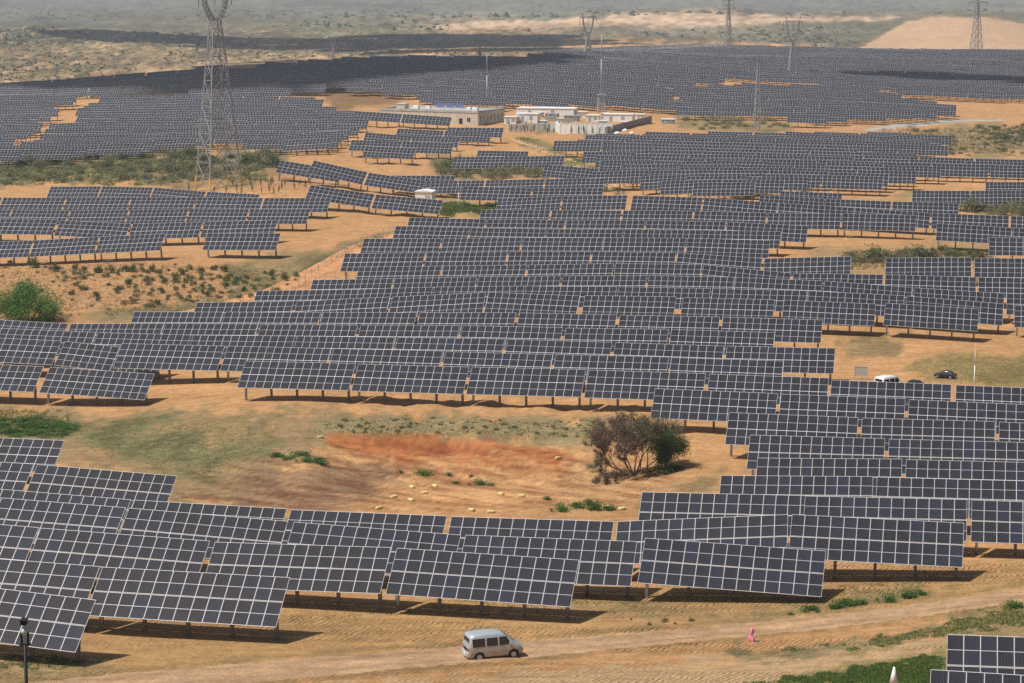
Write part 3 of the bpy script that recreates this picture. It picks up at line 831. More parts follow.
def make_table(kind):
    root = bpy.data.objects.new('solar_table', None); COL.objects.link(root); root.empty_display_size = .3
    ks = []
    if kind == 'modules':
        for c in range(13):
            for r_ in range(2):
                s = r_ * (SL / 2 + .01)
                o = link('solar_module', ME_MOD, root, (-6.5 + c * 1.002, s * dy, s * dz)); ks.append(o)
    else:
        ks.append(link('panel_surface', ME_ARR, root))
    for y, z in PURL: ks.append(link('purlin', ME_PUR, root, (0, y, z), (0, 0, 0)))
    for i in range(5):
        p = link('post', ME_POST, root, (-6.04 + 3.02 * i, 0, 0)); ks.append(p)
        a = link('support_arm', ME_ARM, p); KID.setdefault(p.name, []).append(a)
    KID[root.name] = ks
    return root
PROTO = {}
GROUP = 'solar tables of the power station'
NT = 0
FOOT = []          # table footprints, kept free of bushes
STUFF = []         # the far ones
def put_table(kind, loc, roll, w):
    global NT
    if kind not in PROTO:
        o = make_table(kind); PROTO[kind] = o
    else: o = dup(PROTO[kind])
    o.location = loc; o.rotation_euler = (0, -roll, -PSI); o.scale = (w / 13.02, 1, 1)
    NT += 1
    return o

ZONES = [
 ('the block right of the sandy path', [(562,137.5),(606,132),(655,130.5),(760,131),(850,131),(905,132),(953,135),(950,147),(855,147),(862,151),(900,151),(960,158),(1070,160),(1070,167),(940,167),(932,172),(900,176),(850,178),(800,181),(735,184),(700,189),(668,189),(640,178),(600,173),(580,158)], 9.0, 0),
 ('the striped hillside left of the pylon', [(-90,96),(80,93),(76,100),(46,120),(18,134),(-12,147),(-90,149)], 7.4, 3),
 ('the striped hillside behind the pylon', [(90,95),(180,93),(336,96),(326,108),(366,111),(362,125),(358,139),(300,141.5),(256,141.5),(250,135),(180,141),(100,147),(0,153),(-90,155),(-90,151),(14,146),(52,130),(80,110)], 7.4, 1),
 ('the block left of the gravel road', [(672,84),(735,83),(860,85),(914,97),(938,101),(972,107),(968,110),(885,112),(862,116),(785,115),(782,108.5),(672,109)], 8.0, 2),
 ('the hazy field behind the substation', [(232,66),(300,58),(400,55),(515,56),(560,50),(620,46),(700,44),(800,46),(860,48),(1100,50),(1100,96),(1024,93),(913,90),(850,82),(820,78),(735,73),(672,84),(672,102),(620,100),(560,99),(412,99),(420,90),(300,82),(232,76)], 8.0, 5),
 ('the dark slope left of the crest', [(-90,86),(0,83),(120,74),(232,63),(300,74),(330,84),(300,90),(230,90),(90,91),(-90,94)], 12.0, 4),
]
ZONES_T = []
for zi, (phrase, poly, pit, seed) in enumerate(ZONES):
    xs = [p[0] for p in poly]; ys = [p[1] for p in poly]
    corners = [at(x, y, HT) for x, y in poly]
    es = [c.x * EX + c.y * EY for c in corners]; ns = [c.x * NX + c.y * NY for c in corners]
    n0, n1 = min(ns) - 30, max(ns) + 60
    k = 0; nn = n0
    tx = 0.0
    rr = random.Random(seed)
    while nn < n1:
        off = rr.uniform(0, 13.55); e0 = min(es) - 40 + off
        es_ = np.arange(e0, max(es) + 60, 13.55)
        ax = es_ * EX + nn * NX; ay = es_ * EY + nn * NY
        bx = ax + 13.1 * EX; by = ay + 13.1 * EY
        mxp = (ax + bx) / 2; myp = (ay + by) / 2
        ok = myp > 60
        gz = ground(mxp, np.maximum(myp, 61)); px, py = proj(mxp, myp, gz + HT)
        ins = (polydist(px, py, poly) > 0)
        for f_ in (.3, .7):
            qx, qy = ax + 13.1 * f_ * EX, ay + 13.1 * f_ * EY
            p2_, q2_ = proj(qx, qy, ground(qx, np.maximum(qy, 61)) + HT); ins &= polydist(p2_, q2_, poly) > 0
        ga = ground(ax, np.maximum(ay, 61)); gb = ground(bx, np.maximum(by, 61))
        dist = nn
        for j in np.where(ins & ok)[0]:
            if px[j] < -25 or px[j] > 1050: continue
            # keep it only where the crest in front does not hide it
            Pm = Vector((mxp[j], myp[j], gz[j] + HT))
            T = at(px[j], py[j], 0)
            if T.y < Pm.y - 40: continue
            sl = math.atan2(gb[j] - ga[j], 13.1)
            sl = max(-.16, min(.16, sl + rr.gauss(0, .003)))
            Rm = Euler((tx, -sl, -PSI)).to_matrix()
            Mid = Vector((mxp[j], myp[j], gz[j] + HT + rr.gauss(0, .04)))
            ZONES_T.append((Mid.y, Mid - Rm @ Vector((0, HY, HT)), sl, 13.05, phrase, float(px[j]), (float(px[j]), float(py[j]), k), zi, tx))
        nn += pit * rr.choice((.85, .92, 1.0, 1.06, 1.15, 1.4)); k += 1; tx = rr.gauss(0, .035)
print('traced', len(CAND), 'filled', len(ZONES_T))
LIM = 296
room = LIM - len(CAND)
ZONES_T.sort(key=lambda q: q[0])
rows = {}
for c in CAND: rows.setdefault(c[4], []).append(c)
SPECIAL = {}
for ph, cs in rows.items():
    cs.sort(key=lambda c: c[5])
    for i, c in enumerate(cs):
        k = 'modules' if c[0] < 212 else 'array'
        if c[0] > 212: k = 'array'
        o = put_table(k, c[1], c[2], c[3])
        if len(cs) == 1: lab = 'tilted solar table in ' + ph
        elif i == 0: lab = 'tilted solar table, leftmost in ' + ph
        elif i == len(cs) - 1: lab = 'tilted solar table, rightmost in ' + ph
        else: lab = 'tilted solar table, %s from left in %s' % (ordn(i + 1), ph)
        if len(lab.split()) > 16: lab = lab.replace('tilted solar table', 'table')
        tag(o, lab, 'solar table', GROUP)
# nearest filled ones as individuals
ind = ZONES_T[:max(0, room)]; restz = ZONES_T[max(0, room):]
rz = {}
for c in ind: rz.setdefault((c[4], c[6][2]), []).append(c)
zr = {}
for (ph, k) in sorted(rz): zr.setdefault(ph, []).append(k)
for (ph, k), cs in rz.items():
    cs.sort(key=lambda c: c[5]); ri = zr[ph].index(k) + 1
    for i, c in enumerate(cs):
        o = put_table('array', c[1], c[2], c[3]); o.rotation_euler.x = c[8]
        lab = 'solar table, %s from left in %s row of %s' % (ordn(i + 1), ordn(ri), ph)
        tag(o, lab, 'solar table', GROUP)
print('near modules', sum(1 for c in CAND if c[0] < 212)); print('individual tables', NT, 'far', len(restz), 'near limit', ind[-1][0] if ind else None)
# the rest as one mesh
V = []; Fc = []; Mi = []; UV = []
base_v = []; base_f = []; base_m = []; base_uv = []
bb = MB(); modplane(bb, -6.5, 6.5, .02, SL - .02, (0, 0), (13, 2))
for i in range(5): bb.box(-6.04 + 3.02 * i - .09, -6.04 + 3.02 * i + .09, -.1, .1, -1.0, zc - .1, 3)
bv = np.array(bb.v); nf = len(bb.f)
for (d, loc, sl, w_, ph, px_, t_, zi, tx) in restz:
    Rm = np.array(Euler((tx, -sl, -PSI)).to_matrix())
    V.append(bv @ Rm.T + np.array(loc))
V = np.concatenate(V); nb = len(bv); F4 = np.array(bb.f)
FF = np.concatenate([F4 + i * nb for i in range(len(restz))])
me = bpy.data.meshes.new('distant_solar_tables')
me.vertices.add(len(V)); me.vertices.foreach_set('co', V.astype(np.float32).ravel())
me.loops.add(FF.size); me.loops.foreach_set('vertex_index', FF.ravel().astype(np.int32))
me.polygons.add(len(FF)); me.polygons.foreach_set('loop_start', np.arange(0, FF.size, 4, dtype=np.int32))
me.update(calc_edges=True)
me.polygons.foreach_set('use_smooth', np.zeros(len(FF), bool))
me.polygons.foreach_set('material_index', np.tile(np.array(bb.m, dtype=np.int32), len(restz)))
uvl = me.uv_layers.new(name='UVMap')
one = np.zeros((nf, 4, 2)); one[0] = np.array([(0, 0), (13, 0), (13, 2), (0, 2)])
uva = np.tile(one.reshape(-1, 2), (len(restz), 1))
off_ = np.repeat(np.arange(len(restz)) * 13.0, nf * 4); uva[:, 0] += off_
uvl.data.foreach_set('uv', uva.astype(np.float32).ravel())
for m_ in PM + [M['post']]: me.materials.append(m_)
far_o = link('distant_solar_tables', me)
tag(far_o, 'countless small distant solar tables in hazy rows across the far fields', 'solar tables', None, 'stuff')
# ------------------------------------------------------------------ pylons and masts
def seg(b, a, c, w_): b.bar(a, c, w_)
def lerp(a, b_, t): return tuple(a[i] + (b_[i] - a[i]) * t for i in range(3))
def lattice_body(h0, w0, h1, w1, n, th, brace):
    """four legs and their cross bracing between two levels"""
    lv = []
    for i in range(n + 1):
        t = 1 - (1 - i / n) ** 1.25
        z = h0 + (h1 - h0) * t; w_ = w0 + (w1 - w0) * t
        lv.append((z, w_ / 2))
    for i in range(n):
        (z0, a), (z1, c) = lv[i], lv[i + 1]
        cn = [(-1, -1), (1, -1), (1, 1), (-1, 1)]
        for k in range(4):
            k2 = (k + 1) % 4
            p0 = (cn[k][0] * a, cn[k][1] * a, z0); p1 = (cn[k2][0] * a, cn[k2][1] * a, z0)
            q0 = (cn[k][0] * c, cn[k][1] * c, z1); q1 = (cn[k2][0] * c, cn[k2][1] * c, z1)
            seg(brace, p0, q1, th * .62); seg(brace, p1, q0, th * .62)
            seg(brace, q0, q1, th * .62)
            m0 = lerp(p0, q1, .5)
            seg(brace, lerp(p0, q0, .5), m0, th * .4); seg(brace, lerp(p1, q1, .5), m0, th * .4)
    return lv
def pylon(px, py, ytop, ywaist, basepx, wtoppx, kind, label, rz=0.5, th=None, painted=False, drop=None):
    g = at(px, py); s = FPX / g.length
    h = (py - ytop) / s; hw = (py - ywaist) / s; wb = basepx / s / 1.3
    th = (th or .3) * .75
    t = thing('pylon', label, 'pylon', (g.x, g.y, g.z - .3), rz, 'lattice power pylons')
    ww = wb * .24
    br = MB()
    lattice_body(0, wb, hw, ww, 7, th, br)
    br.obj('bracing', M['pylon'], t)
    for sx, sy in ((-1, -1), (1, -1), (1, 1), (-1, 1)):
        b = MB(); b.bar((sx * wb / 2, sy * wb / 2, 0), (sx * ww / 2, sy * ww / 2, hw), th * 1.15)
        lg = b.obj('leg', M['pylon'], t)
        if painted:
            b = MB(); q = lerp((sx * wb / 2, sy * wb / 2, 0), (sx * ww / 2, sy * ww / 2, hw), 3.4 / hw)
            b.bar((sx * wb / 2, sy * wb / 2, -.5), q, th * 1.7); b.obj('marker_sleeve', M['yellowpaint'], lg)
    if kind == 'goblet':
        W = wtoppx / s / 2; zb = h - (h - hw) * .22
        for sx in (-1, 1):
            b = MB(); n = 5
            for i in range(n):
                f0, f1 = i / n, (i + 1) / n
                def cc(f):
                    xx = sx * (ww * .3 + (W * .62 - ww * .3) * math.sin(f * 1.5)); zz = hw + (zb - hw) * f; r_ = ww * (.27 - .08 * f)
                    return [(xx - r_, -r_, zz), (xx + r_, -r_, zz), (xx + r_, r_, zz), (xx - r_, r_, zz)]
                A_, B_ = cc(f0), cc(f1)
                for k in range(4):
                    k2 = (k + 1) % 4
                    seg(b, A_[k], B_[k], th * .8); seg(b, A_[k], B_[k2], th * .5); seg(b, B_[k], B_[k2], th * .5)
            b.obj('window_arm', M['pylon'], t)
            b = MB(); seg(b, (sx * W * .62, 0, zb), (sx * W * .78, 0, h), th * .9); seg(b, (sx * W * .40, 0, zb), (sx * W * .78, 0, h), th * .6)
            b.obj('peak', M['pylon'], t)
        b = MB(); n = 10
        for i in range(n):
            x0, x1 = -W + 2 * W * i / n, -W + 2 * W * (i + 1) / n
            for yy_ in (-ww * .25, ww * .25):
                seg(b, (x0, yy_, zb), (x1, yy_, zb), th * .7); seg(b, (x0, yy_, zb + ww * .5), (x1, yy_, zb + ww * .5), th * .7)
                seg(b, (x0, yy_, zb), (x1, yy_, zb + ww * .5), th * .5)
        b.obj('crossarm', M['pylon'], t)
        for x in (-W * .97, 0, W * .97):
            b = MB(); b.bar((x, 0, zb), (x, 0, zb - (h - hw) * .22), th * .8, n=6); b.obj('insulator', M['glassins'], t)
    else:
        for k, f in enumerate((.0, .45, .9)):
            z = hw + (h - hw) * f; W = wtoppx / s / 2 * (.9, 1.0, .7)[k]
            b = MB()
            for sx in (-1, 1):
                seg(b, (0, -ww * .2, z), (sx * W, 0, z), th * .8); seg(b, (0, ww * .2, z + ww * .7), (sx * W, 0, z), th * .8)
            b.obj('crossarm', M['pylon'], t)
            for sx in (-1, 1):
                b = MB(); b.bar((sx * W, 0, z), (sx * W, 0, z - h * .05), th * .8, n=6); b.obj('insulator', M['glassins'], t)
        b = MB(); lattice_body(hw, ww, h, ww * .35, 4, th * .8, b); b.obj('head', M['pylon'], t)
    return t
M['glassins'] = mat('insulator_glass', (.16, .10, .08), .4)
pylon(219, 190, -4, 22, 47, 36, 'goblet', 'tall grey steel pylon with yellow leg sleeves standing on the scrubby rise at left', .55, th=.25, painted=True)
pylon(588, 60, 13, 36, 12, 17, 'goblet', 'hazy goblet-shaped pylon on the skyline above the white mast', .1, .42)
pylon(792, 80, 17, 43, 12, 20, 'goblet', 'goblet-shaped pylon rising from the far right field, its head against sand', .1, .30)
pylon(728, 53, -4, 6, 9, 12, 'drum', 'slim pylon with short arms on the far field, left of the goblet pylon', .3, .30)
pylon(976, 54, -12, 4, 13, 22, 'drum', 'pylon with wide arms standing before the bare sand hill at right', .3, .36)
pylon(835, 48, 25, 36, 5, 11, 'goblet', 'tiny faint pylon in the haze left of the sand hill', .1, .35)
pylon(333, 59, 35, 46, 5, 9, 'goblet', 'tiny faint pylon standing beyond the crest at left centre', .1, .35)
pylon(480, 59, 36, 47, 4, 8, 'goblet', 'tiny faint pylon beyond the crest, above the office building mast', .1, .35)
pylon(757, 130, 54, 62, 8, 7, 'drum', 'faint narrow lattice tower rising through the rows beside the sandy strip', .2, .17)

def mast(px, py, ytop, label, lat=None, wid=.30, name='lightning_mast', cat='mast', m=None):
    g = at(px, py); s = FPX / g.length; h = (py - ytop) / s
    t = thing(name, label, cat, (g.x, g.y, g.z), 0)
    z0 = 0
    if lat:
        z0 = (py - lat) / s; br = MB(); lattice_body(0, 2.6, z0, 1.6, 5, .13, br)
        for sx, sy in ((-1, -1), (1, -1), (1, 1), (-1, 1)): br.bar((sx * 1.3, sy * 1.3, 0), (sx * .8, sy * .8, z0), .2)
        br.obj('lattice_base', M['steel'], t)
        b = MB(); b.box(-1.5, 1.5, -1.5, 1.5, z0, z0 + .25); b.box(-1.45, 1.45, -1.5, -1.44, z0 + .9, z0 + 1); b.obj('platform', M['steel'], t)
    b = MB(); b.bar((0, 0, z0 - .3), (0, 0, z0 + (h - z0) * .6), wid, n=8, w2=wid * .8, smooth=True); b.bar((0, 0, z0 + (h - z0) * .6), (0, 0, h), wid * .7, n=8, w2=wid * .4, smooth=True)
    b.bar((0, 0, h), (0, 0, h + .8), .06); b.obj('pole', m or M['steel'], t)
    return t
mast(487, 108, 54, 'slender grey lightning mast rising behind the office building', wid=.42)
mast(601, 113, 36, 'tall thin mast on a lattice base behind the substation', lat=95, wid=.40)
mast(974, 388, 350, 'thin white pole beside the grass behind the right rows', wid=.14, m=M['white'], name='white_pole', cat='pole')
mast(458.5, 207, 182, 'thin pale lamp pole near the white cabin', wid=.16, m=M['white'], name='lamp_pole', cat='pole')

# ------------------------------------------------------------------ buildings
def windowpart(parent, M4, x, z, w_, h, arch=False):
    """a window on the wall plane y=0 of the frame M4, looking along -y"""
    b = MB(); fw = .09
    for (a, c, d, e) in ((x - w_/2 - fw, x + w_/2 + fw, z - fw, z), (x - w_/2 - fw, x + w_/2 + fw, z + h, z + h + fw), (x - w_/2 - fw, x - w_/2, z, z + h), (x + w_/2, x + w_/2 + fw, z, z + h), (x - .03, x + .03, z, z + h)):
        b.box(a, c, -.06, .02, d, e, 0, M4)
    fr = b.obj('window', M['white'], parent)
    b = MB(); b.box(x - w_/2, x + w_/2, -.025, .01, z, z + h, 0, M4); b.obj('pane', M['glassdark'], fr)
def building(name, label, cat, p, rz, L, W, H, wm, rm, para=.5, wins=(), swins=(), group=None):
    """corner of the front and right walls at p; front runs to -x, side runs to +y"""
    t = thing(name, label, cat, p, rz, group)
    b = MB(); b.box(-L, 0, 0, W, -.8, H); b.obj('wall', wm, t)
    b = MB(); b.box(-L - .15, .15, -.15, W + .15, H, H + .18)
    if para:
        for q in ((-L - .12, .12, -.12, .12), (-L - .12, .12, W - .12, W + .12), (-L - .12, -L + .12, .12, W - .12), (-.12, .12, .12, W - .12)):
            b.box(*q, H + .18, H + .18 + para)
    b.obj('roof', rm, t)
    for (x, z, w_, h) in wins: windowpart(t, Matrix.Translation((0, 0, 0)), x, z, w_, h)
    Ms = Matrix.Rotation(math.pi / 2, 4, 'Z')
    for (x, z, w_, h) in swins: windowpart(t, Ms, x, z, w_, h)
    return t
p = at(478, 125.7)
yaw = -R(27)
ob = building('office_building', 'long low cream office building with a flat roof behind the rows', 'building', p, yaw, 37, 19, 4.1, M['cream'], M['roofing'], .55,
         wins=[(-3.4, 1.1, 1.3, 1.5), (-12, 1.1, 1.3, 1.5), (-18, 1.1, 1.3, 1.5), (-24, 1.1, 1.3, 1.5), (-30, 1.1, 1.3, 1.5)], swins=[(1.8 + 2.5 * i, .9, 1.0, 2.3) for i in range(7)])
b = MB(); b.box(-7, -5.8, -.10, 0, 0, 2.2); b.obj('door', M['glassdark'], ob)
for x_, y_, s_ in ((-6, 9, 1.0), (-10.5, 13, .8), (-28, 8, 1.1), (-26, 13, .8)):
    b = MB(); b.box(x_ - .9 * s_, x_ + .9 * s_, y_, y_ + 1.2 * s_, 4.28, 4.28 + 1.1 * s_); b.box(x_ - .7 * s_, x_ + .7 * s_, y_ - .05, y_, 4.5, 4.5 + .7 * s_); b.obj('roof_unit', M['white'], ob)
b = MB(); b.box(-33.5, -30.5, 5, 8, 4.28, 6.0); b.box(-33.7, -30.3, 4.8, 8.2, 6.0, 6.15); b.obj('stair_head', M['cream'], ob)
Mr = Matrix.Translation(p) @ Matrix.Rotation(yaw, 4, 'Z')
for i, x in enumerate((-22.5, -18.8, -15.2)):
    q = Mr @ Vector((x, 15.5, 4.3))
    t = thing('blue_board', ('leftmost', 'middle', 'rightmost')[i] + ' of the blue boards standing on the office roof', 'board', q, yaw, 'blue boards on the office roof')
    b = MB(); b.box(-1.5, 1.5, -.05, .05, .4, 1.9); b.obj('panel', M['blue'] if 'blue' in M else mat('blue_paint', (.06, .09, .42), .6), t)
    b = MB(); b.box(-1.2, -1.1, -.05, .05, 0, .4); b.box(1.1, 1.2, -.05, .05, 0, .4); b.obj('frame', M['steel'], t)

def cabin(px, py, wpx, hpx, dep, label, group=None, rz=-PSI, wm='white', rm='white', roofpitch=0.0, name='cabin', louvre=True, cat='cabin'):
    g = at(px, py); s = FPX / g.length; w_, h = wpx / s, hpx / s
    t = thing(name, label, cat, (g.x, g.y, g.z), rz, group)
    b = MB(); b.box(-w_/2, w_/2, 0, dep, -.5, h)
    for k in range(max(2, int(w_ / 1.2))):
        x = -w_/2 + (k + .5) * w_ / max(2, int(w_ / 1.2)); b.box(x - .04, x + .04, -.03, 0, .1, h - .1)
    b.obj('wall', M[wm], t)
    b = MB(); b.prism([(-w_/2 - .2, h), (w_/2 + .2, h), (w_/2 + .2, h + .12), (0, h + .14 + roofpitch), (-w_/2 - .2, h + .12)], -.2, dep + .2); b.obj('roof', M[rm], t)
    if louvre:
        b = MB(); b.box(-w_*.30, -w_*.30 + min(1.0, w_*.3), -.06, 0, .1, min(2.1, h * .8)); b.obj('door', M['steel'], t)
        b = MB(); x0 = w_ * .1; x1 = x0 + min(1.2, w_ * .3)
        for k in range(5): b.box(x0, x1, -.06, 0, h*.35 + k * h * .1, h*.35 + k * h * .1 + h * .06)
        b.obj('vent', M['roofing'], t)
    return t
cabin(545, 116, 58, 7.5, 8, 'long white building with a white flat roof at the back of the substation', None)
cabin(527, 122.5, 21, 8.5, 5, 'white block cabin at the left of the substation')
cabin(510, 124, 12, 7, 4, 'low white cabin beside the office building side wall')
cabin(551, 121, 12, 7, 4, 'grey transformer housing in the middle of the substation', wm='steel', rm='steel', name='transformer', cat='transformer')
cabin(571, 121.5, 14, 5.5, 3, 'dark grey switch cabinet behind the white compound wall', wm='roofing', rm='steel', name='cabinet', cat='cabinet')
for i_, (x_, y_, w_, h_) in enumerate(((520, 118.5, 8, 5), (539, 117.5, 7, 5), (582, 117.5, 9, 5.5), (605, 118.5, 7, 5), (560, 123.5, 6, 5), (543, 125, 6, 4), (602, 125.5, 8, 4.5), (626, 126.5, 9, 4.5))):
    cabin(x_, y_, w_, h_, 2.5, 'small pale equipment cabinet in the substation yard, ' + ('leftmost' if i_ == 0 else ordn(1 + sorted((520, 539, 582, 605, 560, 543, 602, 626)).index(x_)) + ' from left'), 'equipment cabinets in the substation yard', wm=('white', 'steel')[i_ % 2], name='cabinet', cat='cabinet')
for i_, x_ in enumerate((531, 548, 556, 577, 586, 611)):
    mast(x_, 122, 108, 'thin steel busbar post in the substation yard, ' + ('leftmost' if i_ == 0 else ordn(i_ + 1) + ' from left'), wid=.16, name='busbar_post', cat='post')
cabin(592, 121.5, 13, 6, 4, 'small white cabin below the lattice mast')
cabin(618, 122, 29, 7.5, 5, 'wide white cabin at the right end of the substation')
cabin(640, 119, 9, 4.5, 3, 'small white kiosk right of the substation')
cabin(667.5, 124, 12, 4.5, 3, 'blue grey container on the sand right of the substation', wm='bluegrey' if 'bluegrey' in M else 'steel', name='container', cat='container')
cabin(423.5, 207.5, 17, 15.5, 3.5, 'white inverter cabin standing among the rows, left of centre', roofpitch=.3)
cabin(843, 82, 11, 5.5, 3, 'white cabin at the sandy corner of the far right field')
cabin(87.5, 98, 5, 6.5, 2.5, 'small white hut at the top of the lane in the left hillside', roofpitch=1.0)
cabin(425, 66, 3, 2.5, 2.5, 'tiny white hut on the dark field below the crest', louvre=False)
def wall(p0, p1, h0, label, m, n=10, name='compound_wall', th=.3):
    A = at(*p0); B = at(*p1); d = B - A; L_ = Vector((d.x, d.y, 0)).length; a = math.atan2(d.y, d.x)
    t = thing(name, label, 'wall', A, a)
    b = MB(); b.prism([(0, -.8), (L_, d.z - .8), (L_, d.z + h0), (0, h0)], -th/2, th/2); b.obj('panel', m, t)
    b = MB(); b.prism([(-.1, h0), (L_ + .1, d.z + h0), (L_ + .1, d.z + h0 + .12), (-.1, h0 + .12)], -th/2 - .07, th/2 + .07); b.obj('coping', m, t)
    for k in range(n + 1):
        x = L_ * k / n; z = d.z * k / n; b = MB(); b.box(x - .18, x + .18, -th/2 - .08, th/2 + .08, z - .8, z + h0 + .02); b.obj('pillar', m, t)
    return t
wall((508, 131.5), (556, 130), 2.2, 'low white wall along the left front of the substation', M['white'])
wall((560, 134), (612, 134), 3.3, 'tall white wall along the right front of the substation', M['white'])
wall((607, 134.5), (651, 123), 2.3, 'long grey wall slanting back from the substation corner', M['grey'] if 'grey' in M else M['roofing'], 14)
wall((560, 134), (556, 130), 2.6, 'short white return wall at the substation gate', M['white'], 2)
for px, py, r_ in ((617, 134.5, 1.0), (625, 131.5, .9), (632, 134, .8)):
    g = at(px, py); bm = bmesh.new(); bmesh.ops.create_icosphere(bm, subdivisions=3, radius=1)
    for v in bm.verts:
        n_ = float(fbm(np.array([v.co.x * 1.3 + px]), np.array([v.co.y * 1.3 + v.co.z]))[0]); v.co *= 1 + .25 * n_; v.co.z *= .6
        v.co *= r_
    mm = bpy.data.meshes.new('sack'); bm.to_mesh(mm); bm.free(); mm.materials.append(M['white'])
    for q in mm.polygons: q.use_smooth = True
    o = link('bulk_sack', mm, None, (g.x, g.y, g.z + .35 * r_)); tag(o, {617: 'larger', 625: 'farther', 632: 'smallest'}[px] + ' white bulk sack slumped before the slanting grey wall', 'sack', 'white sacks by the grey wall')

